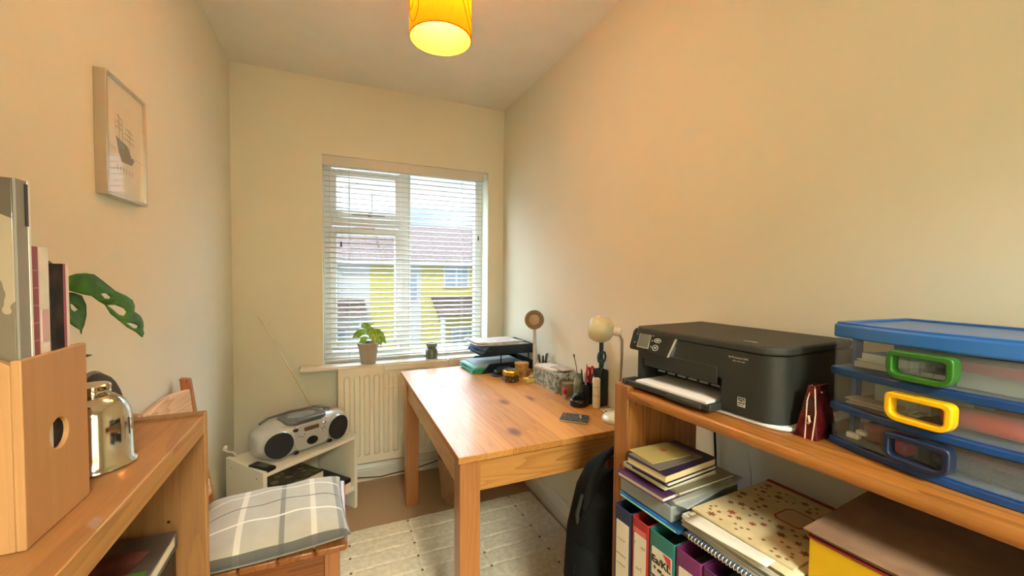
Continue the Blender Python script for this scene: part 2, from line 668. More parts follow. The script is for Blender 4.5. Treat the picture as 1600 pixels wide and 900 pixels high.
def house(x0, x1, walls, ridge, eave, label, chim=None, wins=(), porch=None):
    h = thing('house', label, 'house', ((x0+x1)/2, 16, -3))
    cx = (x0+x1)/2
    def lx(x): return x-cx
    for a, b_, m in walls:
        part('facade', h, m, 0, (lx(a), lx(b_), 0, 7, 0, eave+3))
    # roof as a sloping slab in its own coordinates so that the tile courses follow the slope
    run, rise = 3.6, ridge-eave
    Ls = hypot(run, rise)
    ang = atan2(rise, run)
    bm = NB(); box(bm, lx(x0), lx(x1), -.3, Ls, 0, .12)
    obj('roof', bm, tile, h, loc=(0, 0, eave+3), rot=(ang, 0, 0))
    bm = NB(); box(bm, lx(x0), lx(x1), -.02, Ls, 0, .12)
    obj('roof', bm, tile, h, loc=(0, 7.2, eave+3), rot=(ang, 0, pi))
    part('gutter', h, white, .02, (lx(x0), lx(x1), -.42, -.28, eave+2.82, eave+2.96))
    for a, b_, z0, z1, nv in wins:
        f = part('window', h, white, 0, (lx(a), lx(b_), -.06, .02, z0+3, z1+3))
        w = (b_-a-.08*(nv+1))/nv
        bs = [(lx(a)+.08+i*(w+.08), lx(a)+.08+i*(w+.08)+w, -.075, -.055, z0+3.08, z1+2.92) for i in range(nv)]
        part('window_glass', f, wglass, 0, *bs)
    if chim:
        c = part('chimney', h, mat('brick_red', 'a8694f', rough=.9), 0, (lx(chim[0]), lx(chim[1]), 3.0, 3.9, ridge+2.2, chim[2]+3))
        bm = NB()
        for k in (.27, .73):
            xx = lx(chim[0])+(chim[1]-chim[0])*k
            lathe(bm, [(.15, 0), (.13, .1), (.13, .38), (.16, .42), (.16, .46), (.1, .46)], (xx, 3.4, chim[2]+3), 14)
        obj('chimney_pot', bm, mat('terracotta', 'd98a62', rough=.8), c)
    if porch:
        a, b_, z0, z1 = porch
        bm = NB()
        prism(bm, [(-1.4, z0), (-1.4, z0-.1), (0, z1-.1), (0, z1)], lambda q: (lx(a), q[0], q[1]+3), lambda q: (lx(b_), q[0], q[1]+3))
        obj('porch_roof', bm, tile, h)
        part('porch_post', h, white, 0, (lx(a)+.1, lx(a)+.25, -1.3, -1.15, 0, z0+2.9))
        part('porch_post', h, white, 0, (lx(b_)-.25, lx(b_)-.1, -1.3, -1.15, 0, z0+2.9))
    return h
house(-8, 1.62, [(-8, 1.2, white), (1.2, 1.62, yel)], 3.35, 1.78, 'white rendered terraced house with tiled roof seen through the left panes', (.9, 1.58, 3.3),
      [(-1.6, .2, .3, 1.4, 2), (-1.5, .4, -1.9, -.7, 3)], (-1.2, 1.0, -.15, .3))
house(1.625, 14, [(1.625, 2.25, yel), (2.25, 3.1, white), (3.1, 14, yel)], 3.5, 1.78,
      'yellow rendered house with tiled roof and porch seen through the right pane', None,
      [(3.98, 5.05, .72, 1.62, 2), (2.3, 3.0, .2, 1.35, 1), (4.3, 5.4, -2.2, -.9, 3), (8, 9.5, .3, 1.4, 2)], (3.5, 6.6, -.18, .42))
for x, y, hh, xx in ((.55, 15.4, 4.5, .45), (1.6, 17.6, 4.6, .4)):
    t = thing('aerial', 'thin rooftop aerial %s' % ('above the orange chimney pots' if x < 1 else 'right of the orange chimney pots'), 'aerial', (x, y+2.4, 2.95))
    bm = NB(); tube(bm, [(0, 0, 0), (0, 0, hh-2.5)], .02, 6); obj('mast', bm, grey, t)
    bm = NB(); tube(bm, [(-.4, 0, hh-2.7), (.4, 0, hh-2.5)], .014, 6)
    for k in range(5):
        tube(bm, [(-.3+.15*k, -.12, hh-2.68+.04*k), (-.3+.15*k, .12, hh-2.68+.04*k)], .01, 5)
    obj('crossbar', bm, grey, t)
hed = mat('hedge_leaf', '6f8a3c', rough=.9, bump=.8, bscale=30, color2='4f6a2a', vscale=14)
bm = NB()
rnd = random.Random(5)
for i in range(40):
    ball(bm, (-4+i*.28, rnd.uniform(-.1, .1), .5+rnd.uniform(-.08, .1)), (.32, .35, .55), seg=10)
h = obj('hedge', bm, hed, loc=(1.5, 12.4, -3.0)); tag(h, 'low clipped hedge in front of the houses across the road', 'hedge')
bm = NB(); box(bm, -9, 9, 0, .2, 0, .95); box(bm, -9, 9, -.03, .23, .95, 1.02)
w = obj('garden_wall', bm, mat('pale_brick', 'd8d2c4', rough=.9), loc=(2, 11.6, -3)); tag(w, 'pale garden wall along the far pavement', 'wall')

# ------------------------------------------------------------------ venetian blind
slatm = mat('blind_white', 'dad6ca', rough=.45)
bl = thing('venetian_blind', 'white venetian blind lowered in front of the window', 'blind', (.442, 2.695, .755))
bw = .497
part('headrail', bl, slatm, .002, (-bw-.012, bw+.012, -.03, .025, 1.185, 1.244))
bm = NB()
nsl, pitch, wd, tl = 38, .0307, .0285, radians(19)
for i in range(nsl):
    z = .022+i*pitch
    prev = None
    for j in range(5):
        s = (j/4-.5)*wd
        h_ = .0022*(1-(2*s/wd)**2)
        y, zz = s*cos(tl)-h_*sin(tl), z+s*sin(tl)+h_*cos(tl)
        row = [bm.verts.new((x, y, zz)) for x in (-bw, -bw*.5, 0, bw*.5, bw)]
        if prev:
            for q in range(4):
                face(bm, [prev[q], prev[q+1], row[q+1], row[q]])
        prev = row
obj('slats', bm, slatm, bl, solid=.0008, smooth=60)
part('bottom_rail', bl, slatm, .002, (-bw, bw, -.014, .014, -.004, .009))
cordm = mat('blind_cord', 'cfc9bb', rough=.8)
bm = NB()
for x in (-.36, 0.0, .36):
    for y in (-.0145, .0145):
        tube(bm, [(x, y, .0), (x, y, 1.19)], .0009, 5)
obj('ladder_cord', bm, cordm, bl)
for x, z in ((-.406, .70), (.465, .775)):
    bm = NB(); tube(bm, [(x, -.036, 1.2), (x, -.036, z+.03)], .0008, 5)
    c = obj('pull_cord', bm, cordm, bl)
    bm = NB(); lathe(bm, [(.002, .034), (.0045, .028), (.0065, .004), (.006, 0)], (x, -.036, z), 12)
    obj('tassel', bm, mat('tassel_grey', '6e675c', rough=.5), c)

# ------------------------------------------------------------------ pendant lamp
pd = thing('pendant_lamp', 'yellow orange drum pendant lampshade hanging from ceiling', 'lamp', (.300, 1.245, 2.44))
sh = bpy.data.materials.new('yellow_shade'); sh.use_nodes = True
n = sh.node_tree; n.nodes.clear()
o_ = N(n, 'ShaderNodeOutputMaterial'); df = N(n, 'ShaderNodeBsdfDiffuse'); tl_ = N(n, 'ShaderNodeBsdfTranslucent'); ms_ = N(n, 'ShaderNodeMixShader')
wv = N(n, 'ShaderNodeTexNoise'); wv.inputs['Scale'].default_value = 90; tcx = N(n, 'ShaderNodeTexCoord'); mpx = N(n, 'ShaderNodeMapping')
mpx.inputs['Scale'].default_value = (3, 3, .25)
n.links.new(tcx.outputs['Object'], mpx.inputs[0]); n.links.new(mpx.outputs[0], wv.inputs['Vector'])
mxx = N(n, 'ShaderNodeMix', data_type='RGBA'); mxx.inputs[6].default_value = lin('ffbe38'); mxx.inputs[7].default_value = lin('f6a828')
n.links.new(wv.outputs['Fac'], mxx.inputs[0]); n.links.new(mxx.outputs[2], df.inputs[0]); n.links.new(mxx.outputs[2], tl_.inputs[0])
ms_.inputs[0].default_value = .30
n.links.new(df.outputs[0], ms_.inputs[1]); n.links.new(tl_.outputs[0], ms_.inputs[2]); n.links.new(ms_.outputs[0], o_.inputs[0])
SR, SZ0, SZ1 = .093, -.425, -.16
bm = NB(); lathe(bm, [(SR, SZ0), (SR, SZ1), (SR-.0015, SZ1), (SR-.0015, SZ0), (SR, SZ0)], seg=64, capb=False, capt=False)
shade = obj('lamp_shade', bm, sh, pd, smooth=60)
rimm = mat('shade_trim', 'b8860f', rough=.7)
for z in (SZ0, SZ1):
    bm = NB()
    lathe(bm, [(SR+.0008, z-.0012), (SR+.0008, z+.0012), (SR-.0025, z+.0012), (SR-.0025, z-.0012), (SR+.0008, z-.0012)], seg=64, capb=False, capt=False)
    obj('shade_rim', bm, rimm, shade)
bm = NB()
for a0, zc, ra, rz_, tw in ((-2.95, -.30, .42, .10, .5), (-2.9, -.29, .25, .075, -.3), (-.75, -.31, .55, .085, .75), (-.55, -.30, .35, .07, .2), (-1.7, -.23, .4, .06, .2)):
    pts = []
    for k in range(41):
        q = 2*pi*k/40
        a = a0+ra*cos(q); z = zc+rz_*sin(q)+tw*.09*cos(q)*-1
        z = max(SZ0+.004, min(SZ1-.003, z))
        pts.append(((SR+.0006)*cos(a), (SR+.0006)*sin(a), z))
    tube(bm, pts, .0011, 5, cap=False)
obj('swirl_stitching', bm, mat('stitch_brown', 'a87408', rough=.8), shade)
bm = NB(); lathe(bm, [(.05, 0), (.048, -.015), (.02, -.03), (.006, -.034)]); obj('ceiling_rose', bm, gloss, pd)
bm = NB(); tube(bm, [(0, 0, -.03), (0, 0, -.19)], .003, 8); obj('cord', bm, gloss, pd)
bm = NB(); lathe(bm, [(.018, -.18), (.018, -.235), (.013, -.24)], capb=True)
for k in range(3):
    a = k*2*pi/3
    tube(bm, [(.015*cos(a), .015*sin(a), -.19), ((SR-.002)*cos(a), (SR-.002)*sin(a), -.17)], .0015, 6)
obj('lamp_holder', bm, gloss, pd)
bm = NB(); ball(bm, (0, 0, -.262), (.022, .022, .028)); obj('bulb', bm, mat('bulb_glow', 'fff0c8', emit='ffd27a', estr=6), pd)
ld = bpy.data.lights.new('bulb_light', 'POINT'); ld.energy = LAMP; ld.color = (1, .98, .74); ld.shadow_soft_size = .05
lo = bpy.data.objects.new('bulb_light', ld); COL.objects.link(lo); lo.parent = pd; lo.location = (0, 0, -.262)

# unseen fill lamp added on the landing to brighten the room
cl = thing('landing_fill_lamp', 'added fill lamp on the unseen landing behind the doorway', 'lamp', (.3, -1.35, 2.44))
bm = NB(); lathe(bm, [(.34, 0), (.34, -.02), (.32, -.05), (.2, -.066), (.001, -.07)], seg=40)
obj('diffuser', bm, mat('fill_glow', 'ffffff', emit='ffe9cc', estr=6), cl)
ad = bpy.data.lights.new('landing_fill', 'AREA'); ad.shape = 'DISK'; ad.size = .66; ad.energy = LANDING_FILL; ad.color = (.92, 1, .93)
ao = bpy.data.objects.new('landing_fill', ad); COL.objects.link(ao); ao.parent = cl; ao.location = (0, 0, -.085)

# ------------------------------------------------------------------ radiator
radm = mat('radiator_enamel', 'efe6d0', rough=.35, coat=.2)
rd = thing('radiator', 'white panel radiator with vertical flutes under the window', 'radiator', (.017, 2.56, .151))
bm = NB(); RW, RH = .96, .58
box(bm, 0, RW, 0, .012, 0, RH)
k = 0
x = .045
while x < RW-.05:
    # raised flute with rounded ends
    zz = [.045, .05, .065, RH-.065, RH-.05, RH-.045]
    dd = [0, .009, .013, .013, .009, 0]
    ww = [.012, .017, .019, .019, .017, .012]
    rows = []
    for z, d, w_ in zip(zz, dd, ww):
        rows.append([bm.verts.new((x-w_, 0, z)), bm.verts.new((x-w_*.6, -d, z)), bm.verts.new((x+w_*.6, -d, z)), bm.verts.new((x+w_, 0, z))])
    for a, b_ in zip(rows[:-1], rows[1:]):
        for q in range(3):
            face(bm, [a[q], a[q+1], b_[q+1], b_[q]])
    x += .0555
obj('panel', bm, radm, rd, smooth=50)
part('panel', rd, radm, .003, (.0, RW, .055, .067, 0, RH))
bm = NB(); box(bm, 0, RW, .0, .067, RH, RH+.006)
obj('top_grille', bm, radm, rd, bevel=.002)
part('end_cover', rd, radm, .002, (-.004, .003, -.002, .067, .02, RH+.004))
part('end_cover', rd, radm, .002, (RW-.003, RW+.004, -.002, .067, .02, RH+.004))
bm = NB(); tube(bm, [(.03, .035, .03), (.03, .035, -.15)], .0075, 10); tube(bm, [(RW-.04, .035, .03), (RW-.04, .035, -.15)], .0075, 10)
obj('pipe', bm, radm, rd)
ar = thing('radiator_airer', 'white wire clothes rail hooked over the radiator', 'airer', (.272, 2.55, .738))
bm = NB()
tube(bm, [(0, .03, .0045), (0, -.005, .0045), (.003, -.012, -.05), (.008, -.035, -.125), (-.003, -.05, -.14)], .0032, 8)
tube(bm, [(.40, .03, .0045), (.40, -.005, .0045), (.403, -.012, -.05), (.408, -.035, -.125), (.397, -.05, -.14)], .0032, 8)
tube(bm, [(.008, -.04, -.12), (.4, -.04, -.12)], .0028, 8)
tube(bm, [(.0, -.008, -.03), (.4, -.008, -.03)], .0028, 8)
obj('wire_rail', bm, gloss, ar)

# ------------------------------------------------------------------ picture on the left wall
silver = mat('satin_silver', 'cfc6b8', rough=.28, metal=.85)
pf = thing('picture_frame', 'thin silver framed drawing of a sailing ship on left wall', 'picture', (XL, 1.395, 1.485))
FW, FH, FD = .112, .296, .024
bm = NB()
t_ = .008
box(bm, 0, FD, -FW, -FW+t_, 0, FH); box(bm, 0, FD, FW-t_, FW, 0, FH)
box(bm, 0, FD, -FW+t_, FW-t_, 0, t_); box(bm, 0, FD, -FW+t_, FW-t_, FH-t_, FH)
obj('frame', bm, silver, pf, bevel=.001)
bm = NB(); box(bm, .002, .018, -FW+t_, FW-t_, t_, FH-t_)
obj('print', bm, mat('print_paper', 'e4dcc6', rough=.5, coat=1.0, crough=.01), pf)
bm = NB()
ink, ink2 = 0, 1
X_ = .0184
def pl(pts, m=0):
    v = [bm.verts.new((X_+.0002*m, a, b)) for a, b in pts]
    face(bm, v, m)
# hull, masts and yards; y to the right, z up
pl([(-.055, .155), (-.035, .15), (.005, .145), (.012, .14), (.03, .118), (.042, .119), (.046, .113), (.03, .098), (-.025, .096), (-.040, .115)], 0)
pl([(-.053, .154), (-.012, .146), (-.01, .132), (-.045, .125)], 1)
def ln(a, b, w=.0012, m=0):
    dx, dz = b[0]-a[0], b[1]-a[1]
    l_ = hypot(dx, dz); px, pz = -dz/l_*w, dx/l_*w
    pl([(a[0]+px, a[1]+pz), (b[0]+px, b[1]+pz), (b[0]-px, b[1]-pz), (a[0]-px, a[1]-pz)], m)
ln((-.035, .15), (-.038, .215)); ln((-.018, .148), (-.02, .205)); ln((.02, .12), (.021, .19))
ln((-.055, .172), (-.058, .195))
for z, a, b_ in ((.185, .0, .042), (.172, -.005, .045), (.158, -.008, .047)):
    ln((a, z+.003), (b_, z-.003))
for z in (.205, .19, .178):
    ln((-.05, z+.004), (-.024, z-.002))
ln((-.098, .125), (-.06, .121), .0006); ln((.05, .12), (.098, .117), .0006)
for i in range(6):
    ln((-.05+.016*i, .085-.001*i), (-.05+.016*i+.003, .07), .0014)
obj('ship_drawing', bm, [mat('ink_grey', '8f8a7c', rough=.6), mat('ink_blue', '8d9a9a', rough=.6)], pf, smooth=0)

# ------------------------------------------------------------------ rug
RX0, RX1, RY0, RY1 = -.22, 1.062, .94, 2.125
rugm = mat('cream_rug_wool', 'ebe0c4', rough=.95, bump=.5, bscale=260, color2='dccfae', vscale=45, sheen=.3)
seamm = mat('rug_seam', '9a8c6c', rough=.95)
bm = NB()
gx, gy = 260, 260
grid = []
rr = random.Random(2)
wob = [rr.uniform(-.004, .004) for _ in range(60)]
def rz(x, y):
    dx = abs(((x-.056)/.2866+.5) % 1-.5)*.2866
    iy = (y-.095)/.0957
    dy = abs((iy+.5) % 1-.5)*.0957 + abs(wob[int(iy) % 60])*.3*sin(x*9+int(iy))
    h_ = .014-.004*math.exp(-(dx/.005)**2)-.0045*math.exp(-(dy/.005)**2)
    h_ += .0014*sin(x*37+y*11)*sin(y*29-x*7)
    e = min(x-RX0, RX1-x, y-RY0, RY1-y)
    return .004+max(h_, .001)*min(1, e/.015+.15)
for i in range(gx+1):
    x = RX0+(RX1-RX0)*i/gx
    grid.append([bm.verts.new((x, RY0+(RY1-RY0)*j/gy, rz(x, RY0+(RY1-RY0)*j/gy))) for j in range(gy+1)])
for i in range(gx):
    for j in range(gy):
        f = face(bm, [grid[i][j], grid[i+1][j], grid[i+1][j+1], grid[i][j+1]])
        c = f.calc_center_median()
        dx = abs(((c.x-.056)/.2866+.5) % 1-.5)*.2866
        dy = abs(((c.y-.095)/.0957+.5) % 1-.5)*.0957
        if dx < .0055 and dy < .0045:
            f.material_index = 1
box(bm, RX0, RX1, RY0, RY1, .0005, .004)
r_ = obj('rug', bm, [rugm, mat('rug_knot', '6b5a3c', rough=.95)], smooth=80)
tag(r_, 'cream quilted rug with stitched rectangles on the brown carpet', 'rug')

# ------------------------------------------------------------------ desk
pineD = wood('desk_pine', 'd3954a', 'a8672a', 'y', rough=.48, coat=.22, knots=.13, plank=.0925, plank_axis='x', kscale=4.2, knotcol='6a3a1c', fine=60, var=.45, cathedral=.45)
pineDx = wood('desk_pine_rail', 'd09550', 'a86a2c', 'x', rough=.38, coat=.3, knots=.1, kscale=3.4, knotcol='4a2412', offs=(.33, .2, .45))
pineDy = wood('desk_pine_side', 'd9a05c', 'b0702f', 'y', rough=.38, coat=.3, knots=.0)
pineDz = wood('desk_pine_leg', 'c08048', '98562a', 'z', rough=.38, coat=.3, knots=.0, cathedral=.3)
dk = thing('desk', 'varnished pine desk along the right wall below the window', 'desk', (.347, 1.194, 0))
DW, DL, DH = .742, 1.207, .73
bm = NB(); box(bm, 0, DW, 0, DL, DH-.022, DH)
obj('tabletop', bm, pineD, dk, bevel=.002)
for x, y in ((.01, .05), (DW-.078, .05), (.01, DL-.115), (DW-.078, DL-.115)):
    s_ = .068
    part('leg', dk, pineDz, .003, (x, x+s_, y-.035, y-.035+s_, .0188 if y < 1 else 0, DH-.022))
part('rail', dk, pineDx, .002, (.078, DW-.078, .022, .04, DH-.13, DH-.022))
part('rail', dk, pineDx, .002, (.078, DW-.078, DL-.09, DL-.07, DH-.13, DH-.022))
part('rail', dk, pineDy, .002, (.018, .038, .083, DL-.15, DH-.13, DH-.022))
part('rail', dk, pineDy, .002, (DW-.038, DW-.018, .083, DL-.15, DH-.13, DH-.022))

# ------------------------------------------------------------------ white stand with boombox
whm = mat('white_melamine', 'f0e6cf', rough=.4)
ST = (-.296, 2.052, 0)
SA = radians(37.48)
stn = thing('side_shelf', 'low white shelf unit in the corner under the stereo', 'shelf', ST, SA)
SWd, SD, SH = .51, .31, .41
part('side_panel', stn, whm, .0015, (0, .018, 0, SD, 0, SH))
part('side_panel', stn, whm, .0015, (SWd-.018, SWd, 0, SD, 0, SH))
part('shelf', stn, whm, .001, (.018, SWd-.018, .004, SD, SH-.026, SH-.010))
part('shelf', stn, whm, .001, (.018, SWd-.018, .004, SD, .10, .116))
bm = NB()
for x in (-.0004,):
    for y, z in ((.05, .372), (SD-.05, .372), (.05, .11)):
        lathe(bm, [(.0035, 0), (.0035, .0006)], (0, 0, 0), 12, T=lambda p, y=y, z=z: Vector((-.0002-p.z, y+p.x, z+p.y)))
obj('screw_cap', bm, mat('brass_cap', '8a6a3a', rough=.5), stn)
def SP(x, y, z):
    return (ST[0]+x*cos(SA)-y*sin(SA), ST[1]+x*sin(SA)+y*cos(SA), z)

# boombox
bb = thing('portable_stereo', 'silver portable CD stereo with round black speakers on the white shelf', 'stereo', SP(.272, .135, .4005), SA-radians(7))
silv = mat('stereo_silver', 'd2d0ca', rough=.3, metal=.45, coat=.2)
dgry = mat('stereo_grey', '77787a', rough=.3, metal=.5)
blk = mat('black_mesh', '24262a', rough=.6, bump=.5, bscale=900)
bmt = mat('black_plastic', '17181a', rough=.35)
def bx(u, v):
    """body surface: u along the length, v round the section"""
    a = .232*math.copysign(abs(sin(u))**.82, sin(u))
    k = max(0.0, cos(u))**.42 if abs(u) < pi/2 else 0
    c, s = cos(v), sin(v)
    y = .098*math.copysign(abs(c)**.75, c)*k
    z = .082*math.copysign(abs(s)**.72, s)*(k**.9)
    return Vector((a, y + .012*(z/.08), z+.082))
bm = NB()
nu, nv = 36, 36
rows = []
for i in range(nu+1):
    u = -pi/2+pi*i/nu
    u = max(-pi/2+.02, min(pi/2-.02, u))
    rows.append([bm.verts.new(bx(u, 2*pi*j/nv)) for j in range(nv)])
for a, b_ in zip(rows[:-1], rows[1:]):
    for j in range(nv):
        face(bm, [a[j], a[(j+1) % nv], b_[(j+1) % nv], b_[j]])
face(bm, rows[0]); face(bm, rows[-1][::-1])
body = obj('body', bm, silv, bb, smooth=70)
for s in (-1, 1):
    def TT(p, s=s):
        return Vector((s*.150+p.x*(1.0), -.091-p.z+.0*p.x+ (abs(p.x+s*.0))*0 + (.30*s*p.x if s*p.x > 0 else .08*s*p.x)*1.0, .078+p.y*1.0-.0))
    bm = NB(); lathe(bm, [(.063, -.03), (.063, .004), (.060, .009), (.056, .008), (.03, .013), (.0, .015)], seg=40, T=TT)
    sp = obj('speaker', bm, blk, bb, smooth=60)
    bm = NB(); lathe(bm, [(.066, -.03), (.066, .003), (.063, .008), (.0605, .006), (.0605, -.03)], seg=40, T=TT, capb=False, capt=False)
    obj('speaker_ring', bm, silv, sp, smooth=60)
# CD lid on top
bm = NB(); extz(bm, rrect(-.105, .105, -.082, .075, .05, 7), .150, .166)
lid = obj('cd_lid', bm, dgry, bb, bevel=.005, seg=3)
bm = NB(); lathe(bm, [(.055, 0), (.055, .003), (.05, .004), (.0, .0045)], (0, .0, .166), 36, T=lambda p: Vector((p.x*1.2, p.y*.95, p.z)))
obj('lid_window', bm, mat('smoky_lens', 'a2a3a3', rough=.12, metal=.4), lid)
bm = NB(); box(bm, -.06, .07, -.09, -.062, .162, .171); obj('lid_grip', bm, dgry, lid, bevel=.004)
# centre front panel
def fp(p):
    return Vector((p.x, -.094-p.y+.18*(p.z-.08)*1.0, p.z))
bm = NB(); prism(bm, rrect(-.085, .085, .03, .148, .03, 5), lambda q: fp(Vector((q[0], 0, q[1]))), lambda q: fp(Vector((q[0], .010, q[1]))))
pan = obj('control_panel', bm, silv, bb, bevel=.003)
bm = NB(); prism(bm, rrect(-.035, .04, .112, .130, .006), lambda q: fp(Vector((q[0], .008, q[1]))), lambda q: fp(Vector((q[0], .0125, q[1]))))
obj('display', bm, mat('lcd_brown', '5a4630', rough=.2), pan)
bm = NB(); prism(bm, [(.028*cos(2*pi*k/28), .062+.019*sin(2*pi*k/28)) for k in range(28)], lambda q: fp(Vector((q[0], .008, q[1]))), lambda q: fp(Vector((q[0], .013, q[1]))))
obj('dial_window', bm, bmt, pan)
bm = NB()
for x, z, r in ((-.06, .098, .005), (-.048, .092, .005), (-.036, .1, .004), (.055, .102, .005), (.066, .108, .005), (.056, .088, .004), (.068, .094, .004), (.07, .13, .009)):
    lathe(bm, [(r, 0), (r, .004), (r*.7, .006)], (0, 0, 0), 14, T=lambda p, x=x, z=z: fp(Vector((x+p.x, .009+p.z, z+p.y))))
obj('buttons', bm, mat('silver_button', 'cfcdc8', rough=.25, metal=.7), pan)
bm = NB()
for x, z in ((-.074, .128), (-.082, .026), (.088, .03)):
    lathe(bm, [(.010, 0), (.010, .006), (.007, .008)], (0, 0, 0), 16, T=lambda p, x=x, z=z: fp(Vector((x+p.x*1.3, .004+p.z, z+p.y*.8))))
obj('jack_cover', bm, bmt, pan)
bm = NB(); lathe(bm, [(.018, 0), (.018, .008), (.014, .011), (0, .011)], (.135, .0, .158), 22)
box(bm, .085, .105, .015, .03, .158, .167)
obj('volume_knob', bm, dgry, bb, bevel=.001)
bm = NB(); tube(bm, [(.10, .075, .145), (.02, .14, .36), (-.105, .225, .665)], [.0035, .0028, .0018], 8); ball(bm, (-.1055, .2255, .667), .003, seg=8)
obj('antenna', bm, mat('antenna_steel', '9a8a6c', rough=.3, metal=.8), bb)
bm = NB(); tube(bm, [(-.17, .07, .15), (-.12, .10, .158), (.0, .112, .160), (.12, .10, .158), (.17, .07, .15)], .006, 10)
obj('carry_handle', bm, dgry, bb)

rm = thing('remote_control', 'small black remote lying at front left of the white shelf top', 'remote control', SP(.033, .065, .4005), SA+radians(98))
part('case', rm, bmt, .006, (-.062, .062, -.024, .024, 0, .017), seg=3)
bm = NB(); box(bm, -.035, .02, -.014, .014, .017, .0178)
obj('keypad', bm, mat('remote_grey', '5d5a4c', rough=.4), rm)
for k in range(1):
    bm = NB(); tube(bm, [(-.50, 2.36, .43), (-.485, 2.33, .425), (-.46, 2.325, .42), (-.44, 2.29, .413)], .004, 8)
    ball(bm, (-.497, 2.36, .43), (.012, .016, .016), seg=10)
    p_ = obj('plug', bm, gloss); tag(p_, 'small white plug and lead behind the stereo at the wall', 'plug')

# things on the lower shelf of the white unit
cov = blobs('magazine_cover', '4a4436', ['6d7a4e', '8c8468', '2f2c26', '5f6a50'], 26, .5, .4)
pagem = mat('pages', 'e9dfc6', rough=.8, bump=.3, bscale=400)
for i, (z, dx, a) in enumerate(((.116, -.01, 2), (.153, -.006, -2), (.190, -.014, 3), (.227, -.008, 1))):
    b_ = thing('magazine', ['thick magazine at the bottom of the pile in the white shelf', 'magazine second from bottom of the pile in the white shelf',
               'magazine second from top of the pile in the white shelf', 'green and brown magazine on top of the pile in white shelf'][i], 'magazine',
               SP(.21+dx, .16, z+.0002+.0), SA+radians(a), 'magazines in the white shelf')
    part('cover', b_, cov, .001, (-.14, .14, -.105, .105, .0, .0015), (-.14, .14, -.105, .105, .0345, .036), (-.14, .14, .1045, .106, .0, .036))
    part('pages', b_, pagem, 0, (-.137, .137, -.103, .1045, .0015, .0345))
tr = thing('storage_tray', 'shallow white tray under the black player in white shelf', 'tray', SP(.415, .14, .1165), SA)
part('tray_body', tr, whm, .001, (-.062, .062, -.125, .13, 0, .003), (-.062, -.059, -.125, .13, .003, .035), (.059, .062, -.125, .13, .003, .035), (-.059, .059, -.125, -.122, .003, .035), (-.059, .059, .127, .13, .003, .035))
pl_ = thing('media_player', 'flat black media player resting on the white tray', 'player', SP(.413, .13, .152), SA+radians(2))
part('case', pl_, bmt, .003, (-.06, .06, -.12, .12, 0, .022)); part('front_strip', pl_, mat('chrome', 'c9c9c9', rough=.15, metal=1), 0, (-.05, .05, -.1212, -.1202, .004, .006))
p2 = thing('black_case', 'black case on the carpet under the white shelf', 'case', SP(.37, .15, 0), SA)
part('case_body', p2, bmt, .004, (-.09, .1, -.1, .1, 0, .06)); part('lid', p2, bmt, .003, (-.092, .102, -.102, .102, .06, .075))

# ------------------------------------------------------------------ chair with plaid cushion
chm = wood('chair_pine', 'b06c34', '7c421c', 'y', rough=.4, coat=.3, knots=.06, kscale=4, fine=60)
chx = wood('chair_pine_x', '96582a', '6b3818', 'x', rough=.4, coat=.3, knots=.05, kscale=4)
chz = wood('chair_pine_z', 'b87848', '8c5230', 'z', rough=.45, coat=.1)
chl = wood('chair_pine_pale', 'e9c49c', 'cc9a68', 'y', rough=.5, fine=40, cathedral=.9, var=.3)
ch = thing('chair', 'pine chair with slatted seat against left wall behind bookcase', 'chair', (-.19, 1.345, 0))
slw = .093
for k in range(4):
    x1 = .222-k*(slw+.005)
    bm = NB(); extz(bm, rrect(x1-slw, x1, 0, .43, .012, 4) if k == 0 else rrect(x1-slw, x1, 0, .43, .004, 2), .428, .448)
    obj('seat_slat', bm, chm, ch, bevel=.004)
part('seat_rail', ch, chx, .002, (-.21, .155, .03, .05, .33, .428))
part('seat_rail', ch, chx, .002, (-.21, .155, .385, .405, .33, .428))
part('seat_rail', ch, chm, .002, (.175, .195, .06, .375, .34, .428))
for x, y in ((.155, .02), (.155, .372)):
    part('leg', ch, chz, .003, (x, x+.045, y, y+.045, .0188, .428))
def lean(bm, y0, y1):
    prism(bm, [(-.235, .0188), (-.19, .0188), (-.212, .44), (-.25, .66), (-.282, .92), (-.312, .925), (-.285, .66), (-.25, .44)], lambda q: (q[0], y0, q[1]), lambda q: (q[0], y1, q[1]))
for y in (.0, .405):
    bm = NB(); lean(bm, y, y+.026); obj('back_post', bm, chz, ch, bevel=.003)
def curved_slat(z0, z1, x0, m, th=.018, bow=.018, crown=.015):
    bm = NB(); k = 12; A_, B_ = [], []
    for i in range(k+1):
        f = i/k; y = .026+(.405-.026)*f
        xb = x0-bow*(1-(2*f-1)**2)
        zt = z1+crown*(1-(2*f-1)**2)
        A_.append([bm.verts.new((xb, y, z0)), bm.verts.new((xb+th, y, z0)), bm.verts.new((xb+th-.008, y, zt)), bm.verts.new((xb-.008, y, zt))])
    for a, b__ in zip(A_[:-1], A_[1:]):
        for q in range(4):
            face(bm, [a[q], a[(q+1) % 4], b__[(q+1) % 4], b__[q]])
    face(bm, A_[0]); face(bm, A_[-1][::-1])
    return obj('back_slat', bm, m, ch, bevel=.003)
curved_slat(.80, .885, -.290, chl)
curved_slat(.50, .555, -.238, chl)

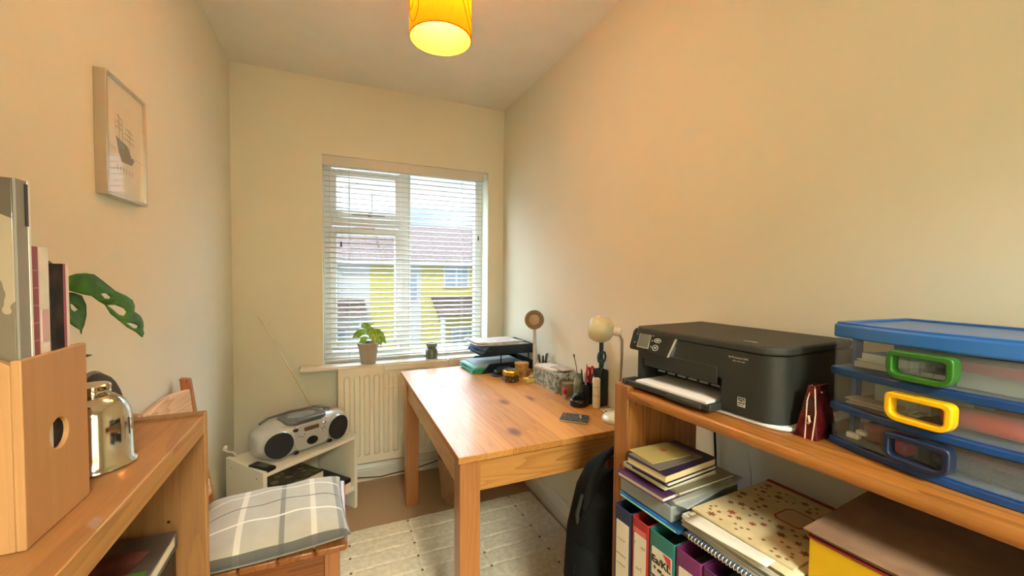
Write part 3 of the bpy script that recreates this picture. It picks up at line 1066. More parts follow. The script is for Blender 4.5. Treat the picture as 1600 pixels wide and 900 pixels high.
cu = thing('cushion', 'grey plaid cushion with white and charcoal lines on chair seat', 'cushion', (-.184, 1.520, .4485), radians(4))
plaid = stripes('plaid_wool', 'bdb6a6', [('x', -.09, .008, 'e9e2d2', .7), ('x', .022, .007, '6f6a62', .75), ('x', .110, .008, 'e6dfce', .6), ('x', .188, .008, '77726a', .75),
                ('y', -.075, .004, 'efe8d8', .95), ('y', .015, .0028, '55514c', .95), ('y', .10, .0035, 'efe8d8', .9), ('y', -.195, .012, '5c5851', .9)], axis2='aaa392')
bm = NB(); kx, ky = 40, 40
HX, HY = .212, .200
top, bot = [], []
for i in range(kx+1):
    a = -1+2*i/kx; ta, tb = [], []
    for j in range(ky+1):
        b_ = -1+2*j/ky
        s = max(0, (1-abs(a)**3.5))**.45*max(0, (1-abs(b_)**3.5))**.45
        pin = 1-.05*(1-abs(a)**2) if abs(b_) > .9 else 1
        x = a*HX*(1-.035*(1-b_*b_)); y = b_*HY*(1-.03*(1-a*a))
        wrk = .003*sin(a*9+b_*4)*(1-a*a)
        base = .022+.012*abs(a*b_)**2
        ta.append(bm.verts.new((x, y, base+.062*s+wrk*s))); tb.append(bm.verts.new((x, y, base-.0215*s if 0 < i < kx and 0 < j < ky else base)) if (0 < i < kx and 0 < j < ky) else ta[-1])
    top.append(ta); bot.append(tb)
for i in range(kx):
    for j in range(ky):
        face(bm, [top[i][j], top[i+1][j], top[i+1][j+1], top[i][j+1]])
        face(bm, [bot[i][j], bot[i][j+1], bot[i+1][j+1], bot[i+1][j]])
obj('cover', bm, plaid, cu, smooth=85)
bm = NB()
pp = []
for k in range(80):
    q = 2*pi*k/80
    a = math.copysign(min(1, abs(cos(q))*1.35), cos(q)); b_ = math.copysign(min(1, abs(sin(q))*1.35), sin(q))
    pp.append((a*HX*(1-.035*(1-b_*b_)), b_*HY*(1-.03*(1-a*a)), .022+.012*abs(a*b_)**2))
tube(bm, pp+[pp[0]], .0028, 6, cap=False)
obj('seam_piping', bm, mat('piping_grey', '8d887c', rough=.9), cu)

# ------------------------------------------------------------------ left bookcase
oak = wood('oak_veneer', 'a4703c', '774824', 'y', rough=.42, coat=.15, fine=90, var=.6, cathedral=.35)
oakz = wood('oak_veneer_panel', '946638', '6e4826', 'z', rough=.45, coat=.1, fine=90, var=.6, cathedral=.3)
lb = thing('bookcase', 'oak veneer bookcase standing along the left wall', 'bookcase', (-.205, .028, 0))
LBD, LBL, LBH = .288, .818, 1.06
bm = NB(); box(bm, -LBD, 0, LBL-.016, LBL, 0, LBH)
for x in (-.05, -.235):
    for k in range(14):
        z = .26+k*.048
        lathe(bm, [(.0025, 0), (.0025, .0006)], (0, 0, 0), 8, m=1, T=lambda p, x=x, z=z: Vector((x+p.x, LBL-.0162-p.z, z+p.y)))
obj('side_panel', bm, [oakz, mat('dark_hole', '2a180a', rough=.9)], lb)
part('side_panel', lb, oakz, .001, (-LBD, 0, 0, .016, 0, LBH))
part('top_board', lb, oak, .001, (-LBD, -.002, .016, LBL-.016, LBH-.034, LBH-.004))
part('edge_strip', lb, wood('oak_edge_z', 'c4904f', 'a06c36', 'z', rough=.4, fine=90), .0003, (0, .001, LBL-.016, LBL, 0, LBH))
part('edge_strip', lb, wood('oak_edge', 'c4904f', 'a06c36', 'y', rough=.35, coat=.3, fine=90), .0005, (-.0018, .0004, .016, LBL-.016, LBH-.034, LBH-.0035))
part('shelf', lb, oak, .001, (-LBD+.006, -.006, .017, LBL-.017, .70, .718))
part('shelf', lb, oak, .001, (-LBD+.006, -.006, .017, LBL-.017, .38, .398))
part('shelf', lb, oak, .001, (-LBD+.006, -.002, .016, LBL-.016, .06, .08))
part('back_panel', lb, oakz, 0, (-LBD, -LBD+.005, .016, LBL-.016, .06, LBH-.034))
# wooden magazine file with tall books
ply = wood('birch_ply', 'b98752', '9f6c3c', 'z', rough=.55, fine=60, var=.35, cathedral=.2)
mf = thing('magazine_file', 'wooden magazine file with finger hole on left bookcase', 'magazine file', (-.246, .482, 1.0565))
mw, md_, mh, t_ = .099, .25, .166, .007
# front board with round finger hole (facing +x)
bm = NB()
k = 32
hy, hz, hr = mw*.50, .086, .0145
inner = [(hy+hr*cos(2*pi*i/k), hz+hr*1.02*sin(2*pi*i/k)) for i in range(k)]
outer = []
for i in range(k):
    a = 2*pi*i/k
    c, s = cos(a), sin(a)
    tt = min([((mw-hy)/c if c > 0 else -hy/c) if abs(c) > 1e-6 else 9, ((mh-hz)/s if s > 0 else -hz/s) if abs(s) > 1e-6 else 9])
    outer.append((hy+c*tt, hz+s*tt))
# snap the nearest outline points onto the four corners
for cx_, cy_ in ((0, 0), (mw, 0), (mw, mh), (0, mh)):
    j = min(range(k), key=lambda q: hypot(outer[q][0]-cx_, outer[q][1]-cy_)); outer[j] = (cx_, cy_)
ring(bm, outer, inner, lambda q: (-t_, q[0], q[1]), lambda q: (0, q[0], q[1]))
obj('front_board', bm, ply, mf, bevel=.001)
side = [(-t_, 0), (-t_, mh-.004), (-.02, mh+.004), (-.06, mh+.006), (-.20, .29), (-md_, .30), (-md_, 0)]
for y in (0, mw-t_):
    bm = NB(); prism(bm, side, lambda q: (q[0], y, q[1]), lambda q: (q[0], y+t_, q[1])); obj('side_board', bm, ply, mf, bevel=.0008)
part('back_board', mf, ply, .0008, (-md_, -md_+t_, t_, mw-t_, 0, .30))
part('base_board', mf, ply, .0008, (-md_+t_, -t_, t_, mw-t_, 0, .006))
def book(name, label, cat, loc, rz_, dims, cm, pm=None, group=None, upright=False, spine='y1', coverlist=None):
    """dims (w, d, t) lying flat; covers project slightly past the pages"""
    b = thing(name, label, cat, loc, rz_, group)
    w, d, t = dims
    c = min(.0025, t*.18)
    bs = [(0, w, 0, d, 0, c), (0, w, 0, d, t-c, t)]
    bs.append((0, w, d-c, d, c, t-c) if spine == 'y1' else ((0, c, 0, d, c, t-c) if spine == 'x0' else (w-c, w, 0, d, c, t-c)))
    bm = NB()
    for q in bs:
        box(bm, *q)
    obj('cover', bm, cm, b, bevel=.0006)
    e = .003
    part('pages', b, pm or pagem, 0, (e if spine != 'x0' else c, w-e if spine != 'x1' else w-c, e, d-e if spine != 'y1' else d-c, c, t-c))
    return b
# upright books, spines towards +x : dims along x depth, y thickness, z height
photo = blobs('photo_cover', '6d5f4c', ['3b3a2c', '8f7d62', '544735', 'a08c70'], 9, .62, .25, coat=.6, warp=.12)
def upright(label, y0, th, hgt, depth, spm, cvm, pgs=True, tip=None):
    b = thing('book', label, 'book', (-.252, y0, 1.0635), 0, 'tall books in the wooden file')
    bm = NB()
    box(bm, -depth, 0, 0, .0025, 0, hgt); box(bm, -depth, 0, th-.0025, th, 0, hgt)
    obj('cover', bm, cvm, b, bevel=.0006)
    part('spine', b, spm, .0005, (0, .0022, 0, th, 0, hgt))
    part('pages', b, pagem, 0, (-depth+.003, -.0005, .0025, th-.0025, .003, hgt-.003))
    return b
g_ = mat('book_grey', '8a8172', rough=.45)
b1 = upright('tall grey photo cookbook at left end of the wooden file', .4895, .0165, .315, .225, g_, photo)
part('white_band', b1, mat('book_white', 'e9e2d6', rough=.5), 0, (.0022, .0028, .0138, .0165, 0, .315))
part('black_patch', b1, mat('book_black', '221c1a', rough=.4), 0, (.0022, .003, .0105, .0138, .275, .312))
b2 = upright('white and pink spined book beside the tall grey book', .5065, .024, .258, .20, mat('book_cream', 'e3d6c4', rough=.5, color2='d3cfc0', vscale=30), mat('book_maroon', '7a2c38', rough=.5))
bm = NB(); box(bm, .0022, .0028, .0, .0075, .125, .258); obj('maroon_strip', bm, mat('book_maroon2', '8c4048', rough=.5), b2)
bm = NB(); box(bm, .0022, .0028, .0, .0075, .0, .125); obj('grey_strip', bm, g_, b2)
bm = NB()
for k in range(7):
    box(bm, .0028, .003, .0003, .0072, .14+k*.016, .1405+k*.016)
box(bm, .0022, .0029, .011, .021, .17, .20)
obj('spine_marks', bm, mat('mark_pale', 'c9a8a8', rough=.6), b2)
b3 = upright('black spined book at the right end of the wooden file', .5315, .0285, .243, .20, mat('book_black2', '1c1614', rough=.7, color2='3a322c', vscale=30, spec=.2), mat('book_black3', '2a2220', rough=.4))
bm = NB(); box(bm, .0022, .0028, .0205, .0235, .0, .243); box(bm, .0022, .0029, .0, .0205, .0, .065); obj('maroon_edge', bm, MATS['book_maroon2'], b3)
bm = NB(); box(bm, .0022, .0028, .0235, .0285, .0, .243); obj('pink_edge', bm, mat('edge_pink', 'e6cfc4', rough=.6), b3)

# monstera behind the file
leafm = mat('monstera_leaf', '4a7c1c', rough=.55, color2='345f12', vscale=20, spec=.3)
ms = thing('potted_monstera', 'monstera plant with holed leaves behind the wooden file', 'plant', (-.42, .735, 1.0565))
bm = NB(); lathe(bm, [(.032, 0), (.042, .07), (.045, .075), (.045, .085), (.038, .085), (.036, .07)], seg=28, capt=False); obj('pot', bm, mat('clay_pot', 'a8603c', rough=.8), ms)
bm = NB(); lathe(bm, [(.037, .068), (.036, .075)], seg=20); obj('soil', bm, mat('soil', '3a281a', rough=1, bump=1, bscale=90), ms)
def leaf_mesh(outlines, bend, name='leaf', parent=None, m=None, X0=-.36, twist=0):
    cu_ = bpy.data.curves.new('l', 'CURVE'); cu_.dimensions = '2D'; cu_.fill_mode = 'BOTH'
    for ol in outlines:
        s = cu_.splines.new('POLY'); s.points.add(len(ol)-1)
        for i, (y, z) in enumerate(ol):
            s.points[i].co = (y, z, 0, 1)
        s.use_cyclic_u = True
    to = bpy.data.objects.new('l', cu_); COL.objects.link(to)
    dg = bpy.context.evaluated_depsgraph_get()
    me = to.evaluated_get(dg).to_mesh()
    bm = NB()
    vs = [bm.verts.new(v.co) for v in me.vertices]
    for p in me.polygons:
        face(bm, [vs[i] for i in p.vertices])
    to.evaluated_get(dg).to_mesh_clear(); bpy.data.objects.remove(to); bpy.data.curves.remove(cu_)
    bmesh.ops.remove_doubles(bm, verts=bm.verts, dist=1e-5)
    bmesh.ops.triangulate(bm, faces=bm.faces)
    bmesh.ops.subdivide_edges(bm, edges=bm.edges, cuts=2, use_grid_fill=True)
    for v in bm.verts:
        y, z = v.co.x, v.co.y
        v.co = Vector(bend(y, z))
    return obj(name, bm, m, parent, solid=.0008, smooth=60)
A_ = [(0.781,1.281),(0.798,1.291),(0.814,1.295),(0.833,1.296),(0.85,1.294),(0.871,1.282),(0.898,1.266),(0.928,1.256),(0.948,1.247),(0.955,1.236),(0.953,1.226),(0.974,1.216),(0.984,1.206),(0.987,1.196),(0.984,1.189),(0.988,1.181),(0.98,1.174),(0.958,1.187),(0.929,1.2),(0.905,1.215),(0.885,1.228),(0.872,1.244),(0.858,1.251),(0.844,1.26),(0.824,1.264),(0.802,1.27)]
A1 = [(0.863,1.263),(0.875,1.263),(0.886,1.256),(0.882,1.253),(0.871,1.255)]
A2 = [(0.877,1.243),(0.897,1.242),(0.921,1.234),(0.928,1.227),(0.92,1.221),(0.905,1.225),(0.888,1.237)]
A3 = [(0.926,1.208),(0.942,1.206),(0.964,1.199),(0.962,1.194),(0.948,1.196)]
B_ = [(0.772,1.273),(0.797,1.27),(0.824,1.266),(0.843,1.261),(0.852,1.246),(0.85,1.23),(0.842,1.216),(0.834,1.208),(0.831,1.202),(0.829,1.209),(0.817,1.215),(0.8,1.225),(0.779,1.234)]
B1 = [(0.81,1.251),(0.819,1.248),(0.829,1.24),(0.818,1.238),(0.811,1.243)]
C_ = [(0.72,1.25),(0.70,1.28),(0.71,1.31),(0.745,1.325),(0.79,1.312),(0.812,1.297),(0.802,1.286),(0.77,1.28)]
def to_local(x, y, z):
    return (x+.42, y-.735, z-1.0565)
leaf_mesh([A_, A1, A2, A3], lambda y, z: to_local(-.36+.05*sin((y-.78)*7)*.5, y, z), parent=ms, m=leafm)
leaf_mesh([B_, B1], lambda y, z: to_local(-.357-.004*(z-1.2)/.07, y, z), parent=ms, m=leafm)
leaf_mesh([C_], lambda y, z: to_local(-.37+.2*(y-.76)**2, y, z), parent=ms, m=leafm)
bm = NB()
for e in ((-.36, .80, 1.28), (-.365, .79, 1.27), (-.37, .74, 1.29)):
    ex_, ey_, ez_ = to_local(*e)
    tube(bm, [(0, 0, .07), (-.01, -.01, .15), (ex_*.5, ey_*.4, .21), (ex_, ey_, ez_)], .0025, 7)
obj('stem', bm, mat('stem_green', '5d7d34', rough=.5), ms)

# metal plant mister
mi = thing('plant_mister', 'polished metal plant mister bottle on left bookcase top', 'mister', (-.277, .664, 1.0565))
chrome = mat('polished_metal', 'cfc9bd', rough=.09, metal=1)
bm = NB(); lathe(bm, [(.040, 0), (.0415, .0015), (.041, .004), (.0375, .007), (.037, .052), (.0355, .066), (.030, .079), (.021, .087), (.0155, .089), (.0155, .091)], seg=48)
obj('bottle_body', bm, chrome, mi, smooth=50)
bm = NB(); lathe(bm, [(.0165, .0895), (.0175, .091), (.0175, .094), (.0168, .0955), (.0175, .097), (.0175, .101), (.016, .1025), (.0, .103)], seg=40); obj('collar', bm, chrome, mi)
bm = NB(); tube(bm, [(-.012, -.012, .095), (-.012, -.012, .128)], .003, 12); ball(bm, (-.012, -.012, .1295), (.0034, .0034, .0025), seg=12)
obj('pump_rod', bm, chrome, mi)
bm = NB(); tube(bm, [(-.016, -.018, .135), (-.009, -.008, .139), (-.001, .004, .1385)], [.005, .0045, .0006], 10); tube(bm, [(-.012, -.012, .1285), (-.012, -.012, .138)], .002, 8)
obj('spray_nozzle', bm, mat('dark_nozzle', '6b604c', rough=.3, metal=.7), mi)

# dark bag behind the bookcase
bgm = mat('dark_grey_fabric', '4b4640', rough=.8, bump=.4, bscale=300)
bp = thing('instrument_bag', 'tall dark grey padded bag with rounded top behind the bookcase', 'bag', (-.435, .958, 0))
bm = NB()
def bagsec(k=18):
    out = [(-.10, 0.001), (.10, 0.001)]
    for i_ in range(k+1):
        a = pi*i_/k
        out.append((.10*cos(a), .92+.195*sin(a)**.8))
    return out
prism(bm, bagsec(), lambda q: (-.055, q[0], q[1]), lambda q: (.055, q[0], q[1]))
bag = obj('bag_body', bm, bgm, bp, bevel=.018, seg=4, smooth=60)
for dx in (-.02, .008, .034):
    bm = NB()
    tube(bm, [(dx, .1005*cos(pi*i_/24), .92+.1955*sin(pi*i_/24)**.8) for i_ in range(1, 24)], .004, 8)
    obj('seam_band', bm, mat('strap_grey', '7d776a', rough=.8), bp)

# books lying on the upper inside shelf of the left bookcase
dark = mat('cover_charcoal', '38342e', rough=.3, color2='57504a', vscale=9, coat=.4)
st_defs = [('large dark red hardback at bottom of the pile in left bookcase', 'cover_red', '7a2622', .030, -.010, 0),
           ('red and white magazine in the pile in left bookcase', 'cover_redw', 'b5322c', .012, .0, 3),
           ('pale green magazine above the red one in left bookcase', 'cover_pale', 'a9a78c', .010, -.006, -2),
           ('black ring binder second from top in left bookcase', 'cover_blk', '1d1c1c', .070, -.004, 0),
           ('thin white book under the top book in left bookcase', 'cover_wht', 'cfcabb', .008, -.008, 0),
           ('large dark picture book with green label topmost in left bookcase', None, None, .026, 0, 0)]
z = .7182
for i, (lab, mn, colr, th, dx, a) in enumerate(st_defs):
    cm = dark if mn is None else mat(mn, colr, rough=.4)
    k = book('book', lab, 'book', (-.474+dx+.0, .528+(5-i)*.002, z), radians(0), (.235, .285, th), cm, None, 'books lying in the left bookcase', spine='x1' if i in (0, 3) else 'y1')
    z += th+.0003
top_book = k
bm = NB(); box(bm, .195, .228, .03, .19, .0262, .0266); obj('green_label', bm, mat('label_green', '4c6e2a', rough=.4), top_book)
bm = NB()
for q in range(6):
    box(bm, .203, .221, .105+q*.011, .112+q*.011, .0266, .0268)
obj('label_lettering', bm, mat('letter_cream', 'd9cf9a', rough=.5), top_book)
bm = NB(); extz(bm, [(.07, .13), (.12, .11), (.17, .12), (.205, .19), (.215, .24), (.17, .25), (.10, .22)], .0262, .0265); obj('cover_picture', bm, mat('pic_dark_red', '45201f', rough=.35, color2='7d4a48', vscale=14), top_book)

# ------------------------------------------------------------------ right bookcase (turned a little off the wall)
RT = radians(4.49)
RO = (.724, .866)
def RP(x, y, z=0):
    return (RO[0]+x*cos(RT)-y*sin(RT), RO[1]+x*sin(RT)+y*cos(RT), z)
bp_x = wood('bookcase_pine_shelf', 'aa6c2c', '6b3c12', 'y', rough=.4, coat=.25, knots=.07, kscale=4.5, knotcol='4a2412')
bp_z = wood('bookcase_pine_upright', 'a66a32', '683a14', 'z', rough=.42, coat=.2, knots=.085, kscale=4.2, knotcol='3c1c0e', offs=(.1, .07, .3))
rb = thing('bookcase', 'pine bookcase with rounded shelf edges along the right wall', 'bookcase', RP(0, 0), RT)
RL = .93
part('side_panel', rb, bp_z, .004, (0, .285, 0, .052, 0, .9995), seg=3)
part('side_panel', rb, bp_z, .006, (0, .285, -RL-.052, -RL, 0, .9995), seg=3)
def nose_shelf(z0, z1, x0=.0, x1=.283):
    bm = NB(); h_ = (z1-z0)/2; pts = [(x1, z0), (x1, z1)]
    for k in range(7):
        a = pi/2+pi*k/6
        pts.append((x0+h_*.8+h_*.8*cos(a), (z0+z1)/2+h_*sin(a)))
    prism(bm, pts, lambda q: (q[0], -.0005, q[1]), lambda q: (q[0], -RL+.0005, q[1]))
    return obj('shelf', bm, bp_x, rb, smooth=40)
nose_shelf(.963, .990, -.004)
nose_shelf(.693, .711, .0)
nose_shelf(.335, .355, .004)
nose_shelf(.04, .06, .004)

# printer
pk = mat('printer_black', '2b2c27', rough=.42, bump=.25, bscale=900)
pkg = mat('printer_gloss', '1b1c1e', rough=.12, coat=.5)
bd = obj('board', (lambda b: (extz(b, rrect(.052, .33, -.384, -.003, .06, 6), .9905, 1.0002), b)[1])(NB()), mat('white_board', 'e8e4dc', rough=.4), bevel=.004, loc=RP(0, 0), rot=(0, 0, RT))
tag(bd, 'white rounded board under the black printer', 'board')
pr = thing('printer', 'black inkjet printer with paper tray on the right bookcase', 'printer', RP(0, 0, 1.0005), RT)
px0, px1, py0, py1 = .050, .335, -.362, .034
bm = NB()
arc = [(px0+.045-.045*cos(radians(a)), py0+.045-.045*sin(radians(a))) for a in (0, 15, 30, 45, 60, 75, 90)]
# lower body with paper slot cut into the front
foot = arc + [(px1, py0), (px1, py1), (px0+.02, py1), (px0, py1-.02), (px0, .0), (px0+.10, .0), (px0+.10, -.236), (px0, -.236)]
extz(bm, foot, 0, .072)
full = arc + [(px1, py0), (px1, py1), (px0+.02, py1), (px0, py1-.02)]
extz(bm, full, .072, .138)
obj('body', bm, pk, pr, smooth=30)
bm = NB(); sl = [(x+(.002 if x > .2 else -.003), y) for x, y in full]; extz(bm, sl, .1395, .157)
obj('scanner_lid', bm, mat('printer_lid', '34352f', rough=.5, bump=.3, bscale=900), pr, bevel=.005, seg=3)
bm = NB(); box(bm, px0-.0015, px0+.002, -.225, -.01, .055, .094)
obj('slot_flap', bm, pk, pr, bevel=.001)
bm = NB()
for k in range(6):
    y = -.03-k*.032
    box(bm, px0+.03, px0+.034, y-.022, y, .040, .044)
obj('paper_rollers', bm, mat('roller_grey', '8c8c88', rough=.3), pr)
# control panel, tilted
def cpt(y, s, d):   # s up the panel 0..1, d outwards
    return Vector((px0-.016+.020*s-d*.93, y, .094+.058*s-d*.2+.0))
bm = NB()
ol = rrect(-.112, .034, 0, 1, .02, 1)
co = [(-.098, 0), (-.112, 1.0), (.03, 1.0), (.036, .85), (.036, .1), (.03, 0)]
prism(bm, co, lambda q: cpt(q[0], q[1], 0), lambda q: Vector((px0+.02, q[0], .096+.056*q[1])))
cp = obj('control_panel', bm, pkg, pr, bevel=.003, seg=3)
bm = NB(); prism(bm, [(-.104, 0), (-.118, 1.0), (-.112, 1.0), (-.098, 0)], lambda q: cpt(q[0], q[1], .001), lambda q: Vector((px0+.01, q[0], .096+.056*q[1])))
obj('chrome_strip', bm, mat('bright_chrome', 'e4ecf2', rough=.15, metal=.9), cp)
bm = NB(); prism(bm, rrect(-.033, .008, .17, .85, .002, 2), lambda q: cpt(q[0], q[1], 0), lambda q: cpt(q[0], q[1], .0012)); obj('screen_bezel', bm, mat('bezel_silver', 'b9b4a8', rough=.3, metal=.6), cp)
bm = NB(); prism(bm, rrect(-.0305, .0055, .22, .80, .002, 2), lambda q: cpt(q[0], q[1], .001), lambda q: cpt(q[0], q[1], .0018)); obj('screen', bm, mat('lcd_grey', '6f6f66', rough=.15), cp)
bm = NB()
for (y, s, w_, h_) in ((-.057, .60, .011, .20), (-.055, .28, .010, .26)):
    ring(bm, [(y+w_*cos(q*pi/8), s+h_*.5*sin(q*pi/8)) for q in range(16)], [(y+w_*.8*cos(q*pi/8), s+h_*.38*sin(q*pi/8)) for q in range(16)], lambda q: cpt(q[0], q[1], 0), lambda q: cpt(q[0], q[1], .0008))
    prism(bm, [(y-.004, s-.03), (y+.004, s-.03), (y+.004, s+.04), (y-.004, s+.04)], lambda q: cpt(q[0], q[1], 0), lambda q: cpt(q[0], q[1], .0008))
for y, s in ((.016, .75), (.019, .35), (-.040, .78), (-.0405, .55), (-.0405, .3)):
    prism(bm, [(y-.0013, s-.025), (y+.0013, s-.025), (y+.0013, s+.025), (y-.0013, s+.025)], lambda q: cpt(q[0], q[1], 0), lambda q: cpt(q[0], q[1], .0008))
obj('buttons', bm, mat('mark_silver', 'b7b4a8', rough=.4), cp)
# tray and paper
bm = NB()
box(bm, .012, .15, -.232, .028, .0, .006)
box(bm, .012, .022, -.232, .028, .006, .012)
box(bm, .010, .15, -.238, -.228, .0, .016)
box(bm, .010, .06, .022, .034, .0, .014)
box(bm, .006, .020, -.215, -.12, .0, .010)
ty = obj('paper_tray', bm, mat('tray_grey', '33342f', rough=.35), pr, bevel=.002)
pap = thing('printer_paper', 'stack of white sheets lying in the printer tray', 'paper', RP(0, 0, 1.0005), RT)
part('sheets', pap, mat('white_paper', 'f3efe8', rough=.8), .0004, (.024, .145, -.218, -.004, .0065, .016))
# writing
bm = NB()
def ft(s, size, y, z):
    text_into(bm, s, size, lambda p: Vector((px0-.0006-p.z, y-p.x, z+p.y)))
ft('hp Photosmart 5520', .0052, -.252, .122)
for k in range(3):
    box(bm, px0-.0006, px0+.0001, -.2685-k*.010, -.261-k*.010, .1155, .1170)
obj('lettering', bm, mat('letter_silver', 'a8a398', rough=.4), pr, smooth=0)
bm = NB()
sy, sz = -.283, .030
ring(bm, rrect(sy-.0085, sy+.0085, sz-.010, sz+.010, .0005, 1), rrect(sy-.0075, sy+.0075, sz-.009, sz+.009, .0004, 1), lambda q: (px0+.0, q[0], q[1]), lambda q: (px0-.0008, q[0], q[1]))
box(bm, px0-.0008, px0, sy-.0075, sy+.0075, sz-.009, sz-.004)
tube(bm, [(px0-.0006, sy+.006*cos(a*.3), sz+.001+.005*sin(a*.3)) for a in range(0, 12)], .0006, 5)
text_into(bm, 'energy', .006, lambda p: Vector((px0-.0006-p.z, sy+.0068-p.x*.72, sz-.001+p.y)))
text_into(bm, 'ENERGY STAR', .0028, lambda p: Vector((px0-.0009-p.z, sy+.0073-p.x*.72, sz-.0075+p.y)), m=1)
obj('energy_label', bm, [mat('label_silver', 'b9b9aa', rough=.4), bmt], pr, smooth=0)
bm = NB(); scribble(bm, 0, 0, .030, .004, lambda p: Vector((.085+p.y, -.262-p.x, .1573)), 4)
obj('lid_marking', bm, MATS['letter_silver'], pr, smooth=0)

# red glossy gift bag between printer and drawers
rdm = mat('red_foil', '5a1414', rough=.15, coat=.6, color2='34090a', vscale=30)
gb = thing('gift_bag', 'small dark red glossy bag between printer and plastic drawers', 'bag', RP(.10, -.397, .9905), RT)
bm = NB()
pts0, pts1 = [(-.03, -.020), (.05, -.020), (.05, .020), (-.03, .020)], [(-.012, -.006), (.035, -.006), (.035, .006), (-.012, .006)]
va = [bm.verts.new((x, y, 0)) for x, y in pts0]; vb = [bm.verts.new((x, y, .10)) for x, y in pts1]
for i in range(4):
    face(bm, [va[i], va[(i+1) % 4], vb[(i+1) % 4], vb[i]])
face(bm, va[::-1]); face(bm, vb)
obj('bag_body', bm, rdm, gb, bevel=.001)
bm = NB(); tube(bm, [(-.0305, .0, .0), (-.018, .004, .07), (-.010, .0, .10), (.01, -.008, .085)], .0012, 6); tube(bm, [(-.03, -.012, .0), (-.024, -.014, .05), (-.012, -.006, .095)], .0012, 6)
tube(bm, [(-.028, -.004, .03), (-.032, -.008, .035), (-.028, -.004, .045)], .002, 6)
obj('pale_piping', bm, mat('foil_cream', 'd8b79a', rough=.4), gb)

# plastic drawer unit
blu = bpy.data.materials.new('blue_plastic'); blu.use_nodes = True
q = blu.node_tree.nodes['Principled BSDF']; q.inputs['Roughness'].default_value = .25
n = blu.node_tree; tcx = N(n, 'ShaderNodeTexCoord'); nzx = N(n, 'ShaderNodeTexNoise'); nzx.inputs['Scale'].default_value = 6
mxx = N(n, 'ShaderNodeMix', data_type='RGBA'); mxx.inputs[6].default_value = lin('3a78c0'); mxx.inputs[7].default_value = lin('265a9e')
n.links.new(tcx.outputs['Object'], nzx.inputs['Vector']); n.links.new(nzx.outputs['Fac'], mxx.inputs[0]); n.links.new(mxx.outputs[2], q.inputs['Base Color'])
clearm = clear_plastic('clear_drawer', 'f6f9f9', alpha=.015, rough=.10)
DUX, DUY, DUA = .080, -.423, -8.2
du = thing('drawer_unit', 'blue framed clear plastic three drawer unit on right bookcase', 'drawer unit', RP(DUX, DUY, .9905), RT+radians(DUA))
YL, YR = 0.0, -.278
YM, YH = (YL+YR)/2, abs(YR-YL)/2
def fx(y, off=0):
    return .018-.018*(1-((y-YM)/YH)**2)+off
def bow(yl, yr, off, xb, k=14):
    ys = [yl+(yr-yl)*i/k for i in range(k+1)]
    return [(fx(y, off), y) for y in ys]+[(xb, yr), (xb, yl)]
bm = NB(); extz(bm, bow(YL, YR, 0, .235), .199, .224)
obj('lid', bm, blu, du, bevel=.004, seg=3)
bm = NB(); ring(bm, bow(YL-.004, YR+.004, .004, .231), bow(YL-.012, YR+.012, .012, .223), lambda q: (q[0], q[1], .2235), lambda q: (q[0], q[1], .2275))
obj('lid_ridge', bm, blu, du, bevel=.001)
for z0, z1 in ((0, .012), (.065, .077), (.131, .144)):
    bm = NB(); extz(bm, bow(YL+.001, YR-.001, -.002, .233), z0, z1)
    obj('frame_band', bm, mat('blue_plastic_shaded', '21487f', rough=.3, color2='1b3b6c'), du, bevel=.002)  # same blue plastic as the lid, its shade put into a darker colour
bm = NB()
for y0_, y1_ in ((YL-.010, YL-.002), (YR+.002, YR+.010)):
    box(bm, .07, .09, y0_, y1_, .012, .199); box(bm, .20, .22, y0_, y1_, .012, .199)
obj('side_post', bm, blu, du, bevel=.001)
hcols = [mat('handle_navy', '1c2740', rough=.3, coat=.3), mat('handle_yellow', 'f2b90c', rough=.3, coat=.3), mat('handle_green', '2f6b1f', rough=.3, coat=.3)]
for i, (z0, z1) in enumerate(((.0135, .0635), (.0785, .1295), (.1455, .1975))):
    bm = NB()
    fr_o, fr_i = bow(YL-.003, YR+.003, .004, .228), bow(YL-.0055, YR+.0055, .0065, .2255)
    ring(bm, fr_o, fr_i, lambda q: (q[0], q[1], z0), lambda q: (q[0], q[1], z1))
    extz(bm, fr_i, z0, z0+.0015)
    dw = obj('drawer', bm, clearm, du, smooth=30)
    dw['label'] = ['bottom clear drawer with a navy handle', 'middle clear drawer with a yellow handle', 'top clear drawer with a green handle'][i]
    zc = (z0+z1)/2
    yh = YM
    hw, hh = .041, .0225
    def hshape(s, hz_):
        pts = []
        for (cx_, cz_, a0) in ((1, 1, 0), (-1, 1, 90), (-1, -1, 180), (1, -1, 270)):
            r_ = (.009 if cz_ > 0 else .018)*s
            for k in range(7):
                a = radians(a0+15*k)
                pts.append((yh+cx_*(hw*s-r_ if s == 1 else hw-.0095-r_)+r_*cos(a), zc+cz_*(hh-r_ if s == 1 else hh-.0085-r_*.6)+ (r_ if s == 1 else r_*.6)*sin(a)))
        return pts
    bm = NB()
    ring(bm, hshape(1, 1), hshape(.6, 1), lambda q: (fx(q[0], -.017), q[0], q[1]), lambda q: (fx(q[0], .003), q[0], q[1]))
    hd = obj('handle', bm, hcols[i], dw, bevel=.0025, seg=3)
    bm = NB()
    for k in (-.012, .004, .018):
        box(bm, fx(yh)-.001, fx(yh)+.003, yh+k-.0008, yh+k+.0008, zc-.012, zc+.010)
    obj('grip_ribs', bm, clearm, dw)
